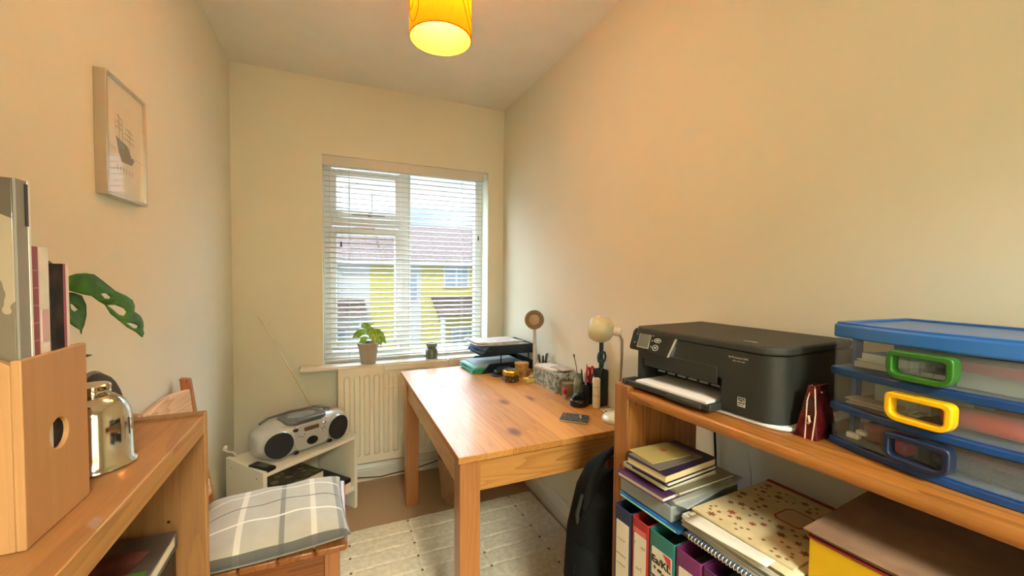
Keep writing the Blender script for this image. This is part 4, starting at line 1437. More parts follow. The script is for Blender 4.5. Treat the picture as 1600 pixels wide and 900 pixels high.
# what the drawers hold
ca_, sa_ = cos(radians(DUA)), sin(radians(DUA))
def inside(name, label, cat, x, y, z, a, fn):
    t = thing(name, label, cat, RP(DUX+x*ca_-y*sa_, DUY+x*sa_+y*ca_, .9905+z), RT+radians(a+DUA))
    fn(t)
    return t
wp = MATS['white_paper']
zt, zm, zb = .1472, .0802, .0152
inside('paper_stack', 'loose pale papers at the left of the top clear drawer', 'paper', .12, -.085, zt, 4, lambda t: (part('sheets', t, mat('paper_grey', 'cfcabc', rough=.7), .0005, (-.08, .09, -.06, .065, 0, .010)), part('card', t, mat('card_pink', 'c9b3a2', rough=.7), .0003, (.03, .09, -.05, .05, .010, .040))))
inside('envelope', 'crumpled white envelope leaning in the top clear drawer', 'envelope', .09, -.08, zt+.0105, -12, lambda t: part('fold', t, wp, .0004, (-.05, .02, -.045, .05, 0, .002), (-.045, .015, -.04, .045, .002, .014)))
inside('folder', 'dark red folder at the right of the top clear drawer', 'folder', .12, -.215, zt, 0, lambda t: (part('cover', t, mat('folder_red', '8e2a2a', rough=.5), .001, (-.095, .095, -.050, .055, .024, .040)), part('sheets', t, mat('paper_dim', '8f8f88', rough=.8), .0004, (-.09, .09, -.05, .05, 0, .0238))))
inside('small_box', 'white box with green mark in the middle clear drawer', 'box', .12, -.075, zm, 0, lambda t: (part('box_body', t, mat('box_offwhite', 'c9cdbb', rough=.5), .001, (-.05, .08, -.045, .035, 0, .038)), part('green_mark', t, mat('mark_green', '3c7a3a', rough=.5), 0, (-.0506, -.0501, -.035, -.022, .02, .03))))
inside('leaflet_pile', 'curled leaflets at the left front of the middle clear drawer', 'leaflets', .045, -.070, zm, 4, lambda t: part('leaflets', t, mat('leaflet', 'b5aca0', rough=.7), .0004, (-.018, .018, -.045, .05, 0, .003), (-.016, .018, -.05, .045, .004, .006), (-.018, .016, -.040, .052, .007, .009)))
def roll(t):
    bm = NB(); tube(bm, [(0, .075, .015), (-.003, .03, .0165), (-.001, -.01, .0165), (.004, -.048, .0165)], .0145, 20, cap=False)
    obj('rolled_edge', bm, mat('orange_red_felt', 'f0502c', rough=.7), t, solid=.003)
    bm = NB()
    for k in range(1):
        prism(bm, [(.02, 0), (.10, 0), (.10, .03), (.075, .043), (.04, .043), (.02, .03)], lambda q: (q[0], -.045, q[1]), lambda q: (q[0], .035, q[1]*1.0))
    obj('felt_fold', bm, mat('orange_red_felt2', 'c8381f', rough=.8), t, bevel=.006)
inside('felt_roll', 'orange red rolled felt in the middle clear drawer', 'felt', .050, -.222, zm+.002, 0, roll)
inside('sewing_scraps', 'red fabric bundle at left of the bottom clear drawer', 'fabric', .10, -.065, zb, 6, lambda t: part('fabric_fold', t, mat('red_cloth', 'a8322c', rough=.8, color2='7d2422', vscale=30), .008, (-.06, .05, -.02, .03, 0, .034)))
inside('white_clip', 'small white clips at left front of the bottom clear drawer', 'clip', .035, -.03, zb, 0, lambda t: part('clips', t, wp, .002, (-.006, .006, -.01, .01, 0, .010), (-.004, .008, -.02, -.004, .010, .018)))
inside('pink_pouch', 'pink pouch next to the handle of the bottom clear drawer', 'pouch', .035, -.10, zb, 0, lambda t: part('pouch_body', t, mat('pink_vinyl', 'b5405a', rough=.4), .004, (-.012, .02, -.012, .02, 0, .024)))
inside('dark_fabric', 'dark maroon and grey fabrics at right of the bottom clear drawer', 'fabric', .12, -.20, zb, 0, lambda t: (part('lower_fold', t, mat('dark_grey_cloth', '3a3836', rough=.9), .006, (-.085, .09, -.065, .065, 0, .018)), part('upper_fold', t, mat('maroon_cloth', '5c1f24', rough=.9), .006, (-.075, .05, -.03, .055, .018, .036)), part('grey_strip', t, mat('paper_grey2', '9a9790', rough=.9), .002, (-.08, -.03, -.06, -.032, .0181, .024))))

# lever arch files
def lever(label, y0, w_, colr, grp, dx=0, paperc='d8cbb0'):
    f = thing('lever_arch_file', label, 'file', RP(-.042+dx, y0, .3555), RT, grp)
    H_, D_, t = .336, .300, .003
    cm = mat('file_'+colr, colr, rough=.45)
    bm = NB()
    ring(bm, rrect(0, .04, -w_, 0, .006, 3), rrect(t, .037, -w_+t, -t, .004, 3), lambda q: (q[0] if q[0] < .02 else D_, q[1], 0), lambda q: (q[0] if q[0] < .02 else D_, q[1], H_))
    obj('cover', bm, cm, f, bevel=.0008)
    part('papers', f, mat('file_inside', '7d7a6a', rough=.9), 0, (.03, D_-.02, -w_+.005, -.005, .01, H_-.045))
    bm = NB(); prism(bm, rrect(-w_+.007, -.010, .06, H_-.036, .002, 2), lambda q: (-.0006, q[0], q[1]), lambda q: (.0002, q[0], q[1]))
    lb_ = obj('spine_label', bm, mat('label_'+paperc, paperc, rough=.7), f)
    bm = NB(); lathe(bm, [(.012, 0), (.012, .0015), (.009, .0015), (.009, 0)], (0, 0, 0), 24, T=lambda p: Vector((-.0002-p.z, -w_/2+p.x, .035+p.y)), capb=False, capt=False)
    obj('ring_hole', bm, grey, f)
    return f, lb_
inkm = mat('ink_black', '1d1a1a', rough=.6)
pencilm = mat('ink_pencil', '9a8870', rough=.7)
def wr(parent, lines, w_, m=inkm, bold=0.0):
    bm = NB()
    for s, size, y, z in lines:
        if s.startswith('~'):
            scribble(bm, 0, 0, float(s[1:]), size, lambda p: Vector((-.0009, y-p.x, z+p.y)), seed=int(z*1000))
            continue
        text_into(bm, s, size, lambda p: Vector((-.0009-p.z, y-p.x, z+p.y)), bold=bold)
    obj('handwriting', bm, m, parent, smooth=0)
f1, l1 = lever('navy lever arch file at the left end of the row', -.001, .062, '262c46', 'lever arch files')
wr(l1, [('~.028', .006, -.014, .25), ('~.034', .005, -.012, .21), ('~.030', .005, -.014, .185)], .07, pencilm)
f2, l2 = lever('red lever arch file between the navy and green files', -.0645, .056, 'a02a26', 'lever arch files')
bm = NB(); box(bm, -.0005, .0003, -.048, -.007, .302, .314); obj('pink_band', bm, mat('band_pink', 'd0605a', rough=.5), f2)
wr(l2, [('T', .013, -.009, .27), ('mt', .012, -.034, .27), ('~.020', .012, -.018, .21), ('~.022', .012, -.018, .18), ('~.018', .012, -.02, .15)], .06, pencilm)
f3, l3 = lever('green lever arch file with handwritten Tenses label', -.122, .075, '2a6c64', 'lever arch files')
wr(l3, [('Ea/KL', .0235, -.010, .264), ('+ es', .014, -.016, .248), ('Clever', .010, -.040, .243), ('Tenses', .0205, -.009, .219), ('Past S', .016, -.012, .190), ('Pass S', .016, -.012, .168)], .08, bold=.0006)
bm = NB(); prism(bm, [(-.042, .298), (-.065, .298), (-.065, .270)], lambda q: (-.0007, q[0], q[1]), lambda q: (-.001, q[0], q[1])); obj('red_corner', bm, mat('corner_red', 'c43a3a', rough=.6), l3)
f4, l4 = lever('purple lever arch file right of the green one', -.199, .066, '742a5c', 'lever arch files')
wr(l4, [('ELF', .02, -.02, .24), ('~.030', .006, -.016, .21), ('~.026', .006, -.016, .19)], .07, pencilm)
lever('plum lever arch file under the yellow box shelf', -.267, .072, '5b2450', 'lever arch files')
lever('black lever arch file right of the plum one', -.341, .072, '222224', 'lever arch files')

# stack on the middle shelf: zip folder, grey box, notebooks (all in bookcase coordinates)
def place(name, label, cat, x, y, z, a, w, d, t, cm, pm=None, spine='x1', group='notebooks stacked on the middle shelf', soft=False):
    b = book(name, label, cat, RP(x, y, z), RT+radians(a), (w, d, t), cm, pm, group, spine=spine)
    return b
zf = thing('zip_folder', 'blue zip folder under the grey box on middle shelf', 'folder', RP(-.030, -.196, .7115), RT+radians(-.5))
part('folder_body', zf, mat('zip_blue', '2a6aa6', rough=.5), .003, (0, .28, 0, .192, 0, .011))
part('zip_edge', zf, mat('zip_mint', '8fc4ae', rough=.5), .0008, (-.003, 0, .005, .185, .003, .0065))
gx_ = thing('grey_box', 'flat grey box beneath the notebooks on the middle shelf', 'box', RP(-.024, -.171, .7235), RT)
gm = mat('box_grey', '8f9390', rough=.4)
part('box_body', gx_, gm, .004, (0, .25, 0, .168, 0, .038), seg=3)
part('lid', gx_, mat('box_grey_dark', '5f5c55', rough=.45), .003, (.004, .25, .002, .166, .038, .044))
bm = NB(); box(bm, .03, .06, .02, .05, .0441, .0446); obj('sticker', bm, mat('sticker_tan', 'b89878', rough=.6), gx_)
zz = .7680
defs = [('pale grey thin notebook lowest of the notebook stack', -.016, -.176, .22, .155, .006, 'b9b4a2', 'y1', -2),
        ('purple hardback notebook second from bottom of the notebook stack', -.046, -.166, .215, .150, .0135, '4e2a50', 'y1', 1),
        ('olive patterned notebook in the middle of the stack', -.006, -.178, .20, .150, .007, '8c8468', 'y1', -1),
        ('cream exercise book below the black notebook', -.030, -.156, .185, .140, .011, 'cfc4a0', 'y1', -1),
        ('black notebook with elastic strap below the purple one', -.030, -.166, .185, .112, .014, '1e1b20', 'y1', 2)]
for lab, x, y, w_, d_, t_, colr, sp_, a in defs:
    place('notebook', lab, 'notebook', x, y, zz, a, w_, d_, t_, mat('nb_'+colr, colr, rough=.5), None, sp_)
    zz += t_+.0004
nbp = place('notebook', 'thick dark purple notebook near the top of the stack', 'notebook', -.046, -.172, zz, 2, .190, .122, .021, mat('nb_purple', '2f1f38', rough=.5), mat('pages_cream', 'd8c08e', rough=.8))
zz += .0214
cd_ = [('grey greetings card under the gold one topping the notebook stack', '6f675c', -.044, -.150, .155, .100, 0), ('gold patterned card topmost of the notebook stack', 'a8985c', -.036, -.122, .125, .085, -5)]
for lab, colr, x, y, w_, d_, a in cd_:
    c = thing('card', lab, 'card', RP(x, y, zz), RT+radians(a), 'cards on the notebook stack')
    part('card_body', c, blobs('cardm_'+colr, colr, ['b5a468', '7d6a4a', colr], 18, .3, .4), .0004, (0, w_, 0, d_, 0, .0022))
    if colr == 'a8985c':
        bm = NB(); prism(bm, [(.080+.012*cos(q*pi/6)*(1 if q % 2 else .6), .048+.012*sin(q*pi/6)*(1 if q % 2 else .6)) for q in range(12)], lambda q: (q[0], q[1], .0023), lambda q: (q[0], q[1], .0026)); obj('orange_flower', bm, mat('flower_orange', 'b5602c', rough=.6), c)
    zz += .0026

# paper pile with floral folder
zz = .7112
mf_ = mat('manila', 'a8843f', rough=.7); psm = mat('paper_offwhite', 'cfcabb', rough=.7); pw = mat('paper_cool', 'b9b6ac', rough=.7); pg = mat('paper_shade', 'a19d90', rough=.7)
lay = [('manila folder at the bottom of the paper pile', 'folder', mf_, -.022, -.438, .27, .245, .005, -1),
       ('green card folder second in the paper pile', 'folder', mat('card_green', '5d6a3a', rough=.7), -.014, -.436, .26, .235, .004, 1),
       ('blue spiral notebook in the paper pile', 'notebook', mat('spiral_blue', '7384ac', rough=.5), -.026, -.435, .24, .225, .010, 0),
       ('wad of white printed sheets above the spiral notebook', 'paper', pw, -.030, -.424, .27, .232, .013, -3),
       ('clear grey sleeve of sheets in the paper pile', 'paper', pg, -.020, -.418, .27, .215, .010, 2),
       ('white sheets curling out under the floral folders', 'paper', psm, -.036, -.436, .285, .240, .009, -2),
       ('cream floral folder below the top one', 'folder', None, -.018, -.428, .285, .215, .006, 1)]
flor = mat('floral_paper', 'cdbd92', rough=.6, color2='c2b084', vscale=20)
for i, (lab, cat, m_, x, y, w_, d_, t_, a) in enumerate(lay):
    m_ = m_ or flor
    nm = {'folder': 'document_folder', 'notebook': 'spiral_notebook', 'paper': 'paper_wad'}[cat]
    t = thing(nm, lab, cat, RP(x, y, zz), RT+radians(a), 'papers in the pile on the middle shelf')
    k_ = max(1, int(t_/.003))
    bm = NB(); r2 = random.Random(i)
    for j in range(k_):
        e = r2.uniform(0, .005); e2 = r2.uniform(0, .006)
        box(bm, e, w_-e2, e2, d_-e, j*t_/k_+.0001, (j+1)*t_/k_-.0001)
    obj('sheets', bm, m_, t)
    if cat == 'notebook':
        bm = NB()
        for j in range(26):
            yy = .01+j*.008
            tube(bm, [(-.004+.006*cos(q*pi/5)+.002, yy, t_/2+.0065*sin(q*pi/5)) for q in range(11)], .0008, 5, cap=False)
        obj('spiral', bm, mat('spiral_wire', 'd8d8d4', rough=.3, metal=.6), t)
    zz += t_+.0003
for i, (lab, x, y, dz, w_, d_, a, m_) in enumerate((('clear plastic sleeve with dog ear slipping out at left of the pile', -.012, -.205, .030, .26, .040, 7, clear_plastic('clear_sleeve', 'f4f4f0', alpha=.35, rough=.2)),
        ('curled white sheet sticking out front of the paper pile', -.040, -.395, .0, .20, .17, 3, MATS['paper_offwhite']),
        ('cream sheet sticking out at near front corner of pile', -.034, -.436, .001, .20, .15, -4, mat('paper_cream', 'cdbf98', rough=.7)))):
    t = thing('loose_sheet', lab, 'paper', RP(x, y, zz+.0012+dz*0), RT+radians(a), 'papers in the pile on the middle shelf')
    bm = NB(); k_ = 8; g = []
    for p in range(k_+1):
        g.append([bm.verts.new((w_*p/k_, d_*q_i/k_, -.004*(1-p/k_)**2*(1 if i else 0)*(q_i/k_)+.0009*i+.0008*(1+sin(q_i+p))*(1-p/k_)*.5)) for q_i in range(k_+1)])
    for p in range(k_):
        for q_i in range(k_):
            face(bm, [g[p][q_i], g[p+1][q_i], g[p+1][q_i+1], g[p][q_i+1]])
    if i == 0:
        bmesh.ops.rotate(bm, verts=bm.verts, cent=(0, 0, 0), matrix=Matrix.Rotation(radians(-3), 3, 'X'))
    obj('sheet', bm, m_, t, solid=.0005)
zz += .0035
fl = thing('document_folder', 'cream folder with red and brown flowers on top of pile', 'folder', RP(-.010, -.424, zz), RT+radians(-1), 'papers in the pile on the middle shelf')
part('red_spine', fl, mat('spine_red', '8a2f22', rough=.6), .0006, (.276, .290, .0, .213, .0002, .0048))
bm = NB()
cx_, cy_ = .165, .085
oc = [(cx_+a*.034, cy_+b_*.030) for a, b_ in ((-1, -.7), (-.7, -1), (.7, -1), (1, -.7), (1, .7), (.7, 1), (-.7, 1), (-1, .7))]
ic = [(cx_+(x-cx_)*.9, cy_+(y-cy_)*.9) for x, y in oc]
ring(bm, oc, ic, lambda q: (q[0], q[1], .0041), lambda q: (q[0], q[1], .0046))
lf = obj('label_border', bm, mat('border_red', '9a3a30', rough=.6), fl)
bm = NB(); extz(bm, ic, .0041, .0044); obj('label_field', bm, mat('label_pinkish', 'c9ab8c', rough=.6), fl)
bm = NB(); box(bm, 0, .285, 0, .213, 0, .004); rr = random.Random(9)
done = []
for k in range(400):
    x, y, s = rr.uniform(.010, .268), rr.uniform(.010, .203), rr.choice((.0045, .006, .0085, .011))
    if (abs(x-cx_) < .04+s and abs(y-cy_) < .036+s) or any(hypot(x-a, y-b_) < s+c_+.0015 for a, b_, c_ in done) or len(done) > 75:
        continue
    done.append((x, y, s)); m_ = 1 if rr.random() < .35 else 2; o_f = rr.random()*3
    extz(bm, [(x+s*cos(o_f+q*pi/6)*(1 if q % 2 else .5), y+s*sin(o_f+q*pi/6)*(1 if q % 2 else .5)) for q in range(12)], .0041, .0043, m_)
    extz(bm, [(x+s*.3*cos(q*pi/3), y+s*.3*sin(q*pi/3)) for q in range(6)], .0043, .00445, 3-m_)
obj('folder_cover', bm, [flor, mat('flower_red', 'a04030', rough=.6), mat('flower_brown', '7d5a38', rough=.6)], fl, smooth=0)

# yellow box with brown envelopes
yb = thing('yellow_box_file', 'yellow cardboard box file at right of the paper pile', 'box file', RP(-.004, -.444, .7112), RT)
ym = mat('yellow_card', 'cc9f12', rough=.45)
part('box_body', yb, ym, .002, (0, .25, -.26, 0, 0, .136))
part('rim', yb, mat('rim_red', '8c2a2a', rough=.5), .001, (-.002, .252, -.262, .002, .136, .140))
bfl = mat('brown_envelope', '8a6a50', rough=.75, color2='7d5f48', vscale=14)
for i, (dz, x, y, a) in enumerate(((.1405, -.002, -.446, 0), (.1445, .006, -.444, 2), (.1485, -.012, -.438, 1))):
    t = thing('envelope', ['lowest large brown envelope on the yellow box', 'middle large brown envelope on the yellow box', 'topmost large brown envelope on the yellow box'][i], 'envelope', RP(x, y, .7112+dz), RT+radians(a), 'brown envelopes on the yellow box')
    part('envelope_body', t, bfl, .0012, (0, .30, -.30, 0, 0, .0036))
    if i == 2:
        bm = NB(); box(bm, .03, .10, -.25, -.19, .0037, .0039); l_ = obj('address_label', bm, mat('address_tan', 'a89078', rough=.7), t)
        bm = NB(); scribble(bm, 0, 0, .04, .008, lambda p: Vector((.06+p.y, -.20-p.x, .0041)), 3); scribble(bm, 0, 0, .035, .008, lambda p: Vector((.045+p.y, -.20-p.x, .0041)), 7); obj('handwriting', bm, inkm, l_, smooth=0)

# ------------------------------------------------------------------ things on the desk
DZ = .7302
# letter trays
dkp = mat('tray_navy', '1d2733', rough=.35)
def letter_tray(label, z, x, y, a):
    t = thing('letter_tray', label, 'tray', (x, y, z), radians(a), 'stacked letter trays')
    bm = NB(); w_, d_, h_ = .335, .25, .055
    box(bm, 0, w_, 0, d_, 0, .003)
    prism(bm, [(0, 0), (.05, h_*.95), (w_, h_), (w_, 0)], lambda q: (q[0], 0, q[1]), lambda q: (q[0], .003, q[1]))
    prism(bm, [(0, 0), (.05, h_*.95), (w_, h_), (w_, 0)], lambda q: (q[0], d_-.003, q[1]), lambda q: (q[0], d_, q[1]))
    box(bm, w_-.003, w_, .003, d_-.003, .003, h_)
    obj('tray_shell', bm, dkp, t, bevel=.0008)
    return t
TX, TY, TA = .775, 2.165, 2
lt = letter_tray('lower dark letter tray holding green folders on the desk', DZ, TX-.012, TY, TA)
ut = letter_tray('upper dark letter tray full of papers on the desk', DZ+.100, TX-.012, TY, TA)
bm = NB()
for x, y in ((.12, -.002), (.12, .252), (.30, -.002), (.30, .252)):
    box(bm, x-.003, x+.003, y-.002, y+.002, -.047, .005)
obj('riser', bm, dkp, ut)
gfm = [mat('folder_green', '3fae8c', rough=.5), mat('folder_teal', '2f8f7d', rough=.5), mat('folder_mint', '8fd0b8', rough=.5), mat('folder_pale', 'b9c4c6', rough=.6)]
labs = ['lowest green card folder in the lower letter tray', 'teal card folder in the lower letter tray', 'bright green folder below the mint one in the lower tray', 'mint folder in the lower letter tray', 'pale grey sheets topmost in the lower letter tray']
for i in range(5):
    t = thing('card_folder', labs[i], 'folder', (TX-.045-.006*(4-i)+(.02 if i == 4 else 0), TY+.008+.003*i, DZ+.0035+i*.0078), radians(TA+[-3, 2, -2, 3, 1][i]), 'green folders in the lower letter tray')
    part('folder_sheet', t, [gfm[0], gfm[1], gfm[0], gfm[2], gfm[3]][i], .0006, (0, .30, 0, .225, 0, .0035), (.004, .30, .003, .225, .0038, .0072))
bm = NB()
t = thing('paper_sheets', 'heap of printed papers in the upper letter tray', 'papers', (TX-.01, TY+.004, DZ+.1045), radians(TA))
def sheet(bm, x0, x1, y0, y1, z, lift, a=0, k=8, m=0):
    g = []
    for i in range(k+1):
        row = []
        for j in range(k+1):
            u, v = i/k, j/k
            x = x0+(x1-x0)*u; y = y0+(y1-y0)*v
            zz_ = z+lift*((1-u)**3)+.004*sin(v*3+u*2)*.5
            c, s = cos(a), sin(a)
            row.append(bm.verts.new((x*c-y*s, x*s+y*c, zz_)))
        g.append(row)
    for i in range(k):
        for j in range(k):
            face(bm, [g[i][j], g[i+1][j], g[i+1][j+1], g[i][j+1]], m)
box(bm, .012, .32, .01, .235, 0, .042)
obj('ream', bm, mat('paper_blueish', '7d8ca6', rough=.6), t)
bm = NB()
sheet(bm, -.035, .31, -.006, .235, .048, .012, .02)
sheet(bm, -.03, .29, .02, .245, .052, .018, -.05)
sheet(bm, -.02, .30, .03, .25, .057, .01, .06)
obj('loose_sheets', bm, mat('paper_print', 'f2eee8', rough=.6, color2='cfcaca', vscale=22), t, solid=.0006)
bm = NB(); sheet(bm, -.05, .06, -.01, .20, .02, .02, .0); obj('blue_sheet', bm, mat('sheet_blue', '3d5f92', rough=.5), t, solid=.0006)

# stapler-like tape dispenser
td = thing('hole_punch', 'dark grey hole punch in front of the letter trays', 'hole punch', (.885, 2.105, DZ), radians(8))
bm = NB(); extz(bm, rrect(-.085, .055, -.028, .028, .015, 4), 0, .012); obj('base', bm, mat('punch_grey', '3a4042', rough=.35), td, bevel=.003)
bm = NB(); prism(bm, [(-.07, .014), (.045, .014), (.05, .03), (.03, .042), (-.035, .046), (-.065, .032)], lambda q: (q[0], -.02, q[1]), lambda q: (q[0], .02, q[1])); obj('lever', bm, mat('punch_dark', '2b3032', rough=.3), td, bevel=.006, seg=3)

# round wooden boxes, hexagonal pot, notes
def rbox(label, x, y, z, r, h_, m_, grp):
    t = thing('wooden_box', label, 'box', (x, y, z), 0, grp)
    bm = NB(); lathe(bm, [(r*.96, 0), (r, .003), (r, h_*.6)], seg=36); obj('box_base', bm, m_, t)
    bm = NB(); lathe(bm, [(r*1.04, h_*.58), (r*1.05, h_*.62), (r*1.05, h_*.96), (r*.98, h_), (r*.75, h_), (r*.72, h_*.95), (0, h_*.95)], seg=36); obj('lid', bm, m_, t)
bw1 = mat('bamboo', 'c79a58', rough=.5, color2='a87c40', vscale=40); bw2 = mat('olive_wood', 'bf8c50', rough=.5, color2='94622f', vscale=30)
rbox('lower round wooden box behind the hexagonal pot', .962, 2.035, DZ, .041, .042, bw2, 'round wooden boxes')
rbox('upper round wooden box stacked behind the hexagonal pot', .955, 2.035, DZ+.0422, .038, .036, bw1, 'round wooden boxes')
hxp = thing('trinket_pot', 'small hexagonal patterned pot with gold lid on desk', 'pot', (.858, 1.965, DZ), .3)
hm = blobs('mosaic_dark', '3a2c20', ['b08c4a', '6d4a2c', 'd8b870'], 110, .32, .35)
bm = NB(); lathe(bm, [(.040, 0), (.045, .004), (.045, .034), (.043, .036)], seg=6, flat=.2); obj('pot_body', bm, hm, hxp, bevel=.002, smooth=20)
bm = NB(); lathe(bm, [(.045, .0365), (.046, .038), (.046, .054), (.041, .060)], seg=6, flat=.2); obj('lid', bm, mat('gold_foil', 'c8962e', rough=.25, metal=.8), hxp, bevel=.002, smooth=20)
bm = NB(); lathe(bm, [(.037, .0603), (.034, .064), (.02, .066), (0, .067)], seg=6, flat=.2); obj('lid_inlay', bm, hm, hxp, smooth=20)
ns = thing('sticky_notes', 'yellow sticky note block beside the patterned box', 'sticky notes', (.945, 1.918, DZ), .1)
part('pad', ns, mat('note_yellow', 'd9cf6a', rough=.7), .0008, (-.028, .022, -.02, .028, 0, .018))
er = thing('eraser', 'small orange eraser on the yellow sticky notes', 'eraser', (.952, 1.915, DZ+.0182), .4)
part('rubber', er, mat('rubber_orange', 'd98c4c', rough=.7), .003, (-.012, .014, -.009, .009, 0, .011)); part('sleeve', er, mat('sleeve_cream', 'e6d6b0', rough=.6), .001, (-.004, .0145, -.0095, .0095, -.0001, .0115))

# decorative box
dmat = blobs('leaf_print', 'b3b7aa', ['6a7264', '7d8476', '525a4c', '757a6a'], 48, .50, .5, warp=.045)
db = thing('storage_box', 'grey leaf patterned lidded box against the right wall', 'box', (.962, 1.672, DZ), radians(-1))
part('box_body', db, dmat, .001, (.001, .126, .001, .228, 0, .068)); part('lid', db, dmat, .001, (-.001, .129, -.001, .231, .062, .090))
nbk = thing('notebook', 'pink and white patterned notebook on the leaf patterned box', 'notebook', (.985, 1.73, DZ+.0905), radians(12))
pat = blobs('confetti_paper', 'e3dcd0', ['8c5a5a', 'b58a86', '5a4a48', 'c9a6a0'], 60, .3, .6, warp=.03)
part('cover', nbk, pat, .0006, (-.01, .095, -.01, .145, 0, .002), (-.01, .095, -.01, .145, .007, .009)); part('pages', nbk, pagem, 0, (-.008, .093, -.008, .143, .002, .007))
pat2 = thing('paper_bag', 'folded pinkish paper under edge of patterned notebook', 'paper', (1.03, 1.69, DZ+.1), radians(5))
part('fold', pat2, mat('paper_mauve', 'b8a8a0', rough=.7), .0006, (-.02, .05, -.005, .10, 0, .004))

# pen pots
def pens(parent, items, cy=0):
    for x, y, dx, dy, z0, z1, r, c in items:
        bm = NB(); tube(bm, [(x, y, z0), (x+dx, y+dy, z1-.012), (x+dx*1.1, y+dy*1.1, z1)], [r, r, r*.6], 8)
        p = obj('pen', bm, mat('pen_'+c, c, rough=.35)); p.location = parent
        tag(p, PEN.pop(0), 'pen', 'pens standing in desk pots')
PEN = ['thick black marker leaning left in the white pen pot', 'black marker second from left in the white pen pot', 'black pen leaning right in the white pen pot', 'pale pen at right of the white pen pot',
       'green marker leaning right in the white pen pot', 'slim black pen left of the red scissors', 'mauve pen between black pen and scissors', 'green pencil behind the red scissors', 'grey pen in the small black pot']
wpp = thing('pen_pot', 'white pen pot behind the patterned box', 'pen pot', (1.045, 1.955, DZ))
bm = NB(); lathe(bm, [(.030, 0), (.032, .003), (.034, .09), (.031, .09), (.029, .006), (0, .006)], seg=28, capt=False); obj('cup', bm, gloss, wpp)
pens((1.045, 1.955, DZ), [(-.012, -.005, -.014, .002, .008, .135, .006, '26201e'), (-.004, -.010, -.004, -.008, .008, .130, .006, '2c2624'), (.006, -.006, .006, -.01, .008, .138, .005, '1f1c1c'),
                          (.012, .003, .014, -.004, .008, .128, .0045, 'b9b8b0'), (.010, .012, .022, -.002, .008, .134, .007, '4d7a3c')])
# black cup with pens and scissors
bc = thing('pen_pot', 'small black pen pot behind the white cylinder', 'pen pot', (1.022, 1.498, DZ))
bm = NB(); lathe(bm, [(.026, 0), (.028, .002), (.028, .088), (.025, .088), (.024, .005), (0, .005)], seg=24, capt=False); obj('cup', bm, bmt, bc)
pens((1.022, 1.498, DZ), [(-.012, -.004, -.015, .004, .008, .155, .0035, '1c2a2a'), (-.006, -.010, -.010, -.004, .008, .140, .005, 'b59a96'), (.006, .008, .004, .006, .008, .170, .003, '4f5f3f'), (-.012, .008, -.012, .002, .008, .135, .0035, '6f6c68')])
def scissors(label, loc, rz_, colr, z0, hr):
    s = thing('scissors', label, 'scissors', loc, rz_)
    bm = NB(); box(bm, -.004, .004, -.0012, .0012, .0, z0+.01); obj('blades', bm, grey, s)
    for d in (-1, 1):
        bm = NB()
        k = 20
        ring(bm, [(d*.014+.0145*cos(2*pi*i/k)*hr, z0+.028*hr+.026*sin(2*pi*i/k)*hr) for i in range(k)], [(d*.014+.008*cos(2*pi*i/k)*hr, z0+.029*hr+.018*sin(2*pi*i/k)*hr) for i in range(k)],
             lambda q: (q[0], -.004, q[1]), lambda q: (q[0], .004, q[1]))
        prism(bm, [(0, z0-.02), (d*.009, z0-.02), (d*.016, z0+.008), (d*.004, z0+.01)], lambda q: (q[0], -.004, q[1]), lambda q: (q[0], .004, q[1]))
        obj('finger_loop', bm, mat('grip_'+colr, colr, rough=.35), s, bevel=.0015)
scissors('red handled scissors standing behind the white cylinder', (1.036, 1.492, DZ+.006), radians(20), 'c8262c', .105, 1.0)
wc = thing('glue_bottle', 'tall white cylinder bottle in front of the red scissors', 'bottle', (1.028, 1.432, DZ))
bm = NB(); lathe(bm, [(.014, 0), (.0165, .002), (.0165, .075)], seg=28); obj('bottle_body', bm, mat('ivory_plastic', 'ece0c6', rough=.4), wc)
bm = NB(); lathe(bm, [(.0165, .0755), (.0165, .122), (.013, .127), (0, .128)], seg=28); obj('cap', bm, MATS['ivory_plastic'], wc)
bm = NB()
for z in (.05, .056, .09):
    lathe(bm, [(.0167, z), (.0167, z+.0012)], seg=28, capb=False, capt=False)
obj('printed_lines', bm, mat('print_grey', '8c8476', rough=.6), wc)
tb = thing('magazine_holder', 'tall dark green black box standing by the right wall', 'box', (1.072, 1.462, DZ), 0)
dg = mat('dark_green_black', '1f2c2a', rough=.4)
bm = NB()
ring(bm, rrect(-.018, .018, -.028, .028, .002, 1), rrect(-.016, .016, -.026, .026, .001, 1), lambda q: (q[0], q[1], 0), lambda q: (q[0], q[1], .155)); box(bm, -.016, .016, -.026, .026, 0, .003)
obj('box_body', bm, dg, tb)
rl = thing('ruler', 'long black ruler standing in the tall dark box', 'ruler', (1.076, 1.468, DZ+.0035), radians(5))
part('blade', rl, mat('ruler_black', '2e3234', rough=.35), .0006, (-.011, .011, -.002, .002, 0, .285)); part('groove', rl, mat('ruler_groove', '55595a', rough=.3), 0, (-.001, .002, -.0026, -.002, .15, .28))
scissors('teal handled scissors standing in the tall dark box', (1.066, 1.450, DZ+.02), radians(15), '1f4a4c', .165, .95)
gbp = thing('glass_jar', 'green glass bottle holding a thin brush by the patterned box', 'bottle', (1.003, 1.535, DZ))
gg = mat('green_glass', '8d9d88', rough=.12, coat=.6, color2='5f7560', vscale=30)
bm = NB(); lathe(bm, [(.019, 0), (.021, .004), (.0215, .085), (.018, .10), (.011, .112), (.0105, .125), (.009, .125), (.0095, .112)], seg=32, capt=False); obj('bottle_body', bm, gg, gbp)
bs = thing('paint_brush', 'thin dark paint brush standing in the green bottle', 'brush', (1.003, 1.535, DZ))
bm = NB(); tube(bm, [(.004, 0, .03), (-.008, .004, .15), (-.018, .008, .20)], .0018, 8); obj('handle', bm, mat('brush_handle', '5a4638', rough=.4), bs)
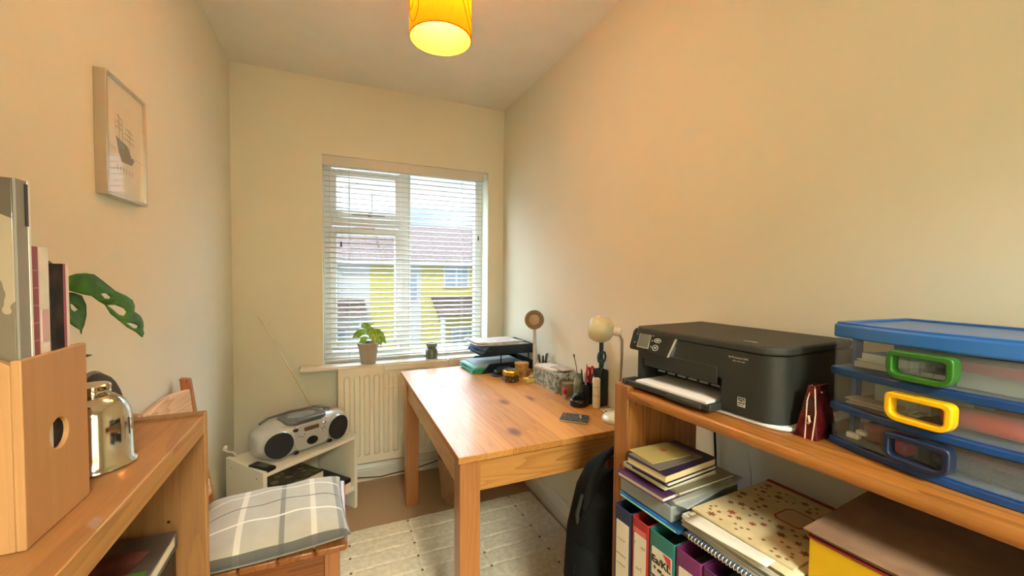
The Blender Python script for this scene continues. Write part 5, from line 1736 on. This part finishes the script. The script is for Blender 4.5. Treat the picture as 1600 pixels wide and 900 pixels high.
bm = NB(); tube(bm, [(-.018, .008, .20), (-.0195, .0085, .208), (-.0205, .009, .215)], [.0025, .0035, .0008], 8); obj('bristles', bm, mat('brush_dark', '2a2422', rough=.8), bs)
bx2 = thing('kraft_box', 'brown card box between patterned box and black tape', 'box', (1.0, 1.625, DZ))
part('box_body', bx2, mat('kraft', '8f7c5c', rough=.7), .002, (-.022, .03, -.022, .022, 0, .055)); part('lid', bx2, mat('kraft2', '857152', rough=.7), .002, (-.024, .032, -.024, .024, .055, .062))
# red nail varnish
nv_ = thing('nail_varnish', 'tiny red and white bottle on the desk by black tape', 'bottle', (.965, 1.588, DZ))
bm = NB(); lathe(bm, [(.009, 0), (.010, .002), (.010, .020), (.006, .024)], seg=16); obj('bottle_body', bm, mat('varnish_clear', 'b8a8a8', rough=.15, coat=.5), nv_)
bm = NB(); lathe(bm, [(.011, .024), (.012, .027), (.011, .046), (.008, .049)], seg=16); obj('cap', bm, mat('varnish_red', 'b5262c', rough=.3), nv_)
# black tape dispenser
tp = thing('tape_dispenser', 'black tape dispenser left of the white cylinder', 'tape dispenser', (.972, 1.485, DZ), radians(-20))
bm = NB(); lathe(bm, [(.036, 0), (.038, .003), (.038, .026), (.034, .030), (.015, .030)], seg=30); obj('base', bm, bmt, tp)
bm = NB(); prism(bm, [(-.035, .02), (.03, .02), (.02, .048), (.0, .056), (-.02, .046)], lambda q: (q[0], -.012, q[1]), lambda q: (q[0], .012, q[1])); obj('housing', bm, bmt, tp, bevel=.005, seg=3)
bm = NB(); box(bm, -.008, .010, -.0390, -.0378, .022, .025); obj('gold_mark', bm, MATS['gold_foil'], tp)
# coaster / notebook on desk
nb3 = thing('notebook', 'small black spotted notebook lying on the desk', 'notebook', (.797, 1.350, DZ), radians(-42))
spot = blobs('spotted_cover', '3b3a3a', ['a8a49a', '8f8c84', 'c4beb0'], 95, .22, .4)
bm = NB(); extz(bm, rrect(0, .105, 0, .083, .004, 3), 0, .0015); extz(bm, rrect(0, .105, 0, .083, .004, 3), .006, .0078); obj('cover', bm, spot, nb3)
part('pages', nb3, pagem, 0, (.001, .104, .001, .082, .0015, .006))
us = thing('memory_stick', 'tiny clear stick lying on the spotted notebook', 'memory stick', (.885, 1.335, DZ+.008), radians(60))
part('stick_body', us, mat('pearl', 'dcdcd8', rough=.2), .0015, (-.018, .012, -.003, .003, 0, .005)); part('tip', us, mat('tip_white', 'f4f4f2', rough=.2), .001, (.012, .018, -.0025, .0025, .0005, .0045))
dc = thing('card', 'small printed card at the foot of the cream lamp', 'card', (1.045, 1.375, DZ), radians(-8))
part('card_body', dc, blobs('card_print', 'd9d2c0', ['4f6a50', '8a7d5c'], 60, .3, .6), .0004, (-.025, .03, -.016, .016, 0, .006))

# LED desk lamp (ring head)
crm = mat('lamp_cream', 'd9cfa8', rough=.3, coat=.3); tau = mat('lamp_taupe', '8a7a5c', rough=.45)
dl = thing('desk_lamp', 'small round headed desk lamp behind the letter trays', 'lamp', (1.03, 2.02, DZ))
bm = NB(); lathe(bm, [(.028, 0), (.03, .003), (.028, .012), (.012, .016)], seg=28); obj('base', bm, crm, dl)
bm = NB(); tube(bm, [(0, 0, .012), (0, 0, .12), (-.002, .004, .22), (-.004, .004, .27)], .0095, 14); obj('stem', bm, mat('lamp_stem', 'd8d2c0', rough=.4), dl)
dirv = Vector((-1.0, -1.75, .12)).normalized(); q_ = dirv.to_track_quat('Z', 'Y').to_matrix()
def TL(p): return q_ @ Vector(p) + Vector((-.012, -.010, .318))
bm = NB(); lathe(bm, [(.012, -.03), (.03, -.02), (.050, -.004), (.054, .004), (.0535, .010), (.050, .011), (.045, .008), (.031, .003), (.030, .001)], seg=40, T=TL); hd = obj('lamp_head', bm, tau, dl, smooth=40)
bm = NB(); lathe(bm, [(.030, .001), (.030, .006), (.026, .009), (0, .010)], seg=32, T=TL); obj('lens', bm, mat('lens_pale', 'b5a58c', rough=.25), hd)

# cream reflector lamp
cl2 = thing('desk_lamp', 'cream reflector lamp with bent neck at desk corner', 'lamp', (1.016, 1.272, DZ))
bm = NB(); lathe(bm, [(.060, 0), (.062, .003), (.060, .012), (.05, .022), (.02, .030), (.010, .032)], seg=40); obj('base', bm, mat('lamp_base_cream', 'e6dfc2', rough=.3, coat=.3), cl2, smooth=60)
bm = NB(); tube(bm, [(0, 0, .03), (.0, -.005, .12), (.002, -.012, .20), (.0, -.018, .27), (-.004, -.022, .32), (-.016, -.015, .348), (-.020, -.008, .352)], .0055, 12); obj('neck', bm, mat('neck_metal', 'b8a894', rough=.3, metal=.6), cl2)
dv = Vector((-.80, .80, .10)).normalized(); q2 = dv.to_track_quat('Z', 'Y').to_matrix()
def TC(p): return q2 @ (Vector(p)*1.14) + Vector((-.020, -.005, .352))
bm = NB(); prof = [(.010, .006), (.020, .009), (.032, .017), (.041, .030), (.0455, .046), (.045, .062), (.040, .077), (.034, .087), (.033, .087), (.039, .076), (.0435, .061), (.044, .046), (.0395, .031), (.031, .0185), (.010, .009)]
lathe(bm, prof, seg=44, T=TC, capb=False, capt=False); obj('lamp_shade', bm, crm, cl2, smooth=60)
bm = NB(); lathe(bm, [(.0, -.018), (.012, -.016), (.0145, -.008), (.0145, .012), (.012, .016), (0, .018)], seg=26, T=TC); so_ = obj('socket', bm, mat('socket_white', 'ece6d4', rough=.35), cl2)
bm = NB()
for a in range(5):
    ball(bm, TC(Vector((.0145*cos(a*1.2), .0145*sin(a*1.2), -.002))), .0016, seg=6)
obj('vent_hole', bm, inkm, so_)

# ------------------------------------------------------------------ on the window sill
pp_ = thing('potted_plant', 'small green leaved plant in pale pot on window sill', 'plant', (.185, 2.613, .748))
bm = NB(); lathe(bm, [(.040, 0), (.043, .002), (.060, .108), (.0635, .109), (.0645, .128), (.060, .128), (.058, .112), (.055, .105)], seg=36, capt=False); obj('pot', bm, mat('pot_taupe', 'b3a697', rough=.5), pp_)
bm = NB(); lathe(bm, [(.057, .108), (.055, .114)], seg=24); obj('soil', bm, MATS['soil'], pp_)
lg = mat('leaf_light', '7fb53c', rough=.4, color2='b5d46a', vscale=50)
stems = [((0, 0), (-.02, -.02, .245), 'n'), ((0, 0), (-.07, -.01, .17), 'w'), ((0, 0), (.03, -.02, .205), 'e'), ((0, 0), (.065, 0, .18), 'e2'), ((0, 0), (-.02, -.03, .15), 's'), ((0, 0), (.05, -.03, .165), 'x')]
bm = NB()
for _, e, _n in stems:
    tube(bm, [(0, 0, .112), (e[0]*.4, e[1]*.4, .112+(e[2]-.112)*.6), e], .0018, 6)
obj('stem', bm, MATS['stem_green'], pp_)
def small_leaf(p0, d, L_, w_, droop):
    bm = NB(); p0 = Vector(p0); d = Vector(d).normalized(); sd_ = d.cross(Vector((-.15, -.75, .6))); sd_ = sd_.normalized() if sd_.length > .1 else Vector((1, 0, 0)); up = sd_.cross(d)
    k = 8; rows = []
    for i in range(k+1):
        u = i/k; wv_ = w_*sin(pi*min(1, u*.96+.02))**.8*(1-.25*u)
        c = p0+d*L_*u+Vector((0, 0, -droop*L_*u*u))
        rows.append([bm.verts.new(c-sd_*wv_+up*wv_*.25), bm.verts.new(c), bm.verts.new(c+sd_*wv_+up*wv_*.25)])
    for a, b_ in zip(rows[:-1], rows[1:]):
        for q in range(2):
            face(bm, [a[q], a[q+1], b_[q+1], b_[q]])
    return obj('leaf', bm, lg, pp_, solid=.0007, smooth=70)
small_leaf((-.045, -.02, .232), (.8, -.2, .1), .080, .028, .5)
small_leaf((-.012, -.02, .205), (-.9, -.25, -.35), .088, .028, .1)
small_leaf((.0, -.02, .225), (.35, -.4, -.65), .088, .028, .3)
small_leaf((.03, -.02, .205), (.6, -.2, -.35), .085, .029, .5)
small_leaf((.04, -.02, .19), (.35, -.4, -.7), .078, .026, .2)
small_leaf((-.005, -.03, .165), (-.7, -.4, -.25), .06, .022, .2)
jr = thing('jar', 'small grey green storage jar on window sill', 'jar', (.577, 2.618, .748))
bm = NB(); lathe(bm, [(.036, 0), (.040, .004), (.041, .045), (.036, .060), (.028, .067), (.028, .073)], seg=32); obj('jar_body', bm, mat('jar_glaze', '5f7068', rough=.15, coat=.8), jr)
bm = NB(); lathe(bm, [(.030, .074), (.037, .078), (.037, .092), (.034, .100), (.030, .101), (.028, .096), (0, .095)], seg=32); obj('lid', bm, mat('jar_lid', '7d8c80', rough=.3), jr)

# ------------------------------------------------------------------ basket under the desk
wk = stripes('wicker', 'b5875a', [('z', .012*k+.006, .0018, '8a5f3a', .6) for k in range(20)], axis2='9c7048')
bk = thing('waste_basket', 'round wicker waste basket under the desk', 'basket', (.640, 2.245, 0))
bm = NB(); seg_ = 36; rows = []
for i in range(40):
    z = .004+i*.006
    rb_ = .078+.022*(z/.24)
    rows.append([bm.verts.new(((rb_+.0028*sin((j+(i//2) % 2)*pi))*cos(2*pi*j/72)*(1+.045*((j+(i//2)) % 2)), rb_*sin(2*pi*j/72)*(1+.045*((j+(i//2)) % 2)), z)) for j in range(72)])
for a, b_ in zip(rows[:-1], rows[1:]):
    for j in range(72):
        face(bm, [a[j], a[(j+1) % 72], b_[(j+1) % 72], b_[j]])
face(bm, rows[0][::-1])
obj('woven_body', bm, wk, bk, solid=.003, smooth=0)
bm = NB()
for z, r in ((.243, .103), (.004, .081)):
    pts = [(r*cos(2*pi*k/40), r*sin(2*pi*k/40), z+.002) for k in range(41)]
    tube(bm, pts, .0055, 8, cap=False)
obj('rim', bm, mat('wicker_rim', 'a87a4c', rough=.7), bk)

# ------------------------------------------------------------------ cables
bm = NB()
tube(bm, [(.02, 2.60, .062), (.12, 2.575, .060), (.25, 2.56, .05), (.33, 2.55, .062), (.45, 2.53, .075), (.56, 2.50, .11), (.70, 2.47, .16), (.85, 2.46, .2), (1.02, 2.45, .24), (1.088, 2.45, .26)], .0035, 8)
c = obj('cable', bm, bmt); tag(c, 'black power cable running below the radiator', 'cable')
bm = NB()
tube(bm, [(1.087, .90, .96), (1.087, .893, .85), (1.087, .885, .75), (1.087, .87, .40), (1.087, .86, .115)], .0035, 8)
c = obj('cable', bm, bmt); tag(c, 'black cable hanging down the wall behind the right bookcase', 'cable')
bm = NB()
tube(bm, [(1.084, .80, .96), (1.08, .79, .86), (1.08, .765, .76), (1.085, .75, .5), (1.086, .74, .115)], .003, 8)
c = obj('cable', bm, gloss); tag(c, 'white cable beside the black one behind the right bookcase', 'cable')

# ------------------------------------------------------------------ bags between desk and bookcase
gbm = mat('grey_bag_cloth', '5c5852', rough=.85, bump=.4, bscale=200)
sbg = thing('sports_bag', 'dark grey bag on the floor beneath the black rucksack', 'bag', (.80, 1.045, .018))
bm = NB(); box(bm, -.14, .14, -.095, .095, 0, .20); obj('bag_body', bm, gbm, sbg, bevel=.045, seg=6, smooth=60)
bm = NB(); tube(bm, [(-.13, -.06, .06), (-.145, -.03, .15), (-.145, .03, .15), (-.13, .06, .06)], .008, 8); obj('handle', bm, bmt, sbg)
bkm = mat('rucksack_black', '0e0f0f', rough=.8, bump=.3, bscale=300, color2='161817', spec=.15)
bpk = thing('backpack', 'black rucksack wedged between desk end and pine bookcase', 'backpack', (.80, 1.045, .22))
def loft(secs, k=28, e=.7):
    bm = NB(); rows = []
    for z, cx, cy, rx, ry in secs:
        rows.append([bm.verts.new((cx+rx*math.copysign(abs(cos(2*pi*j/k))**e, cos(2*pi*j/k)), cy+ry*math.copysign(abs(sin(2*pi*j/k))**e, sin(2*pi*j/k)), z)) for j in range(k)])
    for a, b_ in zip(rows[:-1], rows[1:]):
        for j in range(k):
            face(bm, [a[j], a[(j+1) % k], b_[(j+1) % k], b_[j]])
    face(bm, rows[0][::-1]); face(bm, rows[-1])
    return bm
obj('bag_body', loft([(0, .0, 0, .09, .07), (.02, 0, 0, .125, .09), (.12, 0, 0, .137, .098), (.27, .005, 0, .132, .097), (.40, .02, 0, .115, .088), (.47, .035, 0, .095, .07), (.50, .045, 0, .06, .04)]), bkm, bpk, smooth=70)
obj('front_pocket', loft([(.03, -.06, -.03, .06, .05), (.05, -.075, -.03, .075, .06), (.16, -.08, -.03, .078, .062), (.25, -.07, -.03, .07, .055), (.27, -.06, -.03, .05, .04)]), mat('pocket_black', '121413', rough=.85, spec=.15), bpk, smooth=70)
bm = NB(); box(bm, -.05, -.02, -.103, -.09, .05, .42); obj('grey_panel', bm, mat('panel_grey', '37352f', rough=.8), bpk, bevel=.01)
bm = NB(); tube(bm, [(-.10, -.02, .36), (-.095, -.04, .44), (-.065, -.05, .515), (-.02, -.05, .545), (.05, -.05, .545), (.08, -.04, .50)], .010, 10); obj('shoulder_strap', bm, mat('strap_dark', '1a1815', rough=.9, spec=.2), bpk)
bm = NB(); box(bm, -.045, .03, -.055, -.045, .49, .525); obj('red_tag', bm, mat('tag_maroon', '5a1c22', rough=.6), bpk, bevel=.004)
bm = NB(); tube(bm, [(-.135, -.04, .17), (-.152, -.045, .19), (-.15, -.045, .215), (-.132, -.04, .205)], .0018, 6); obj('zip_loop', bm, bmt, bpk)
bm = NB(); tube(bm, [(-.105, .0, .27), (-.118, -.005, .34), (-.103, -.01, .40)], .006, 8); obj('zip_edge', bm, mat('zip_grey', '2c2d2a', rough=.6), bpk)
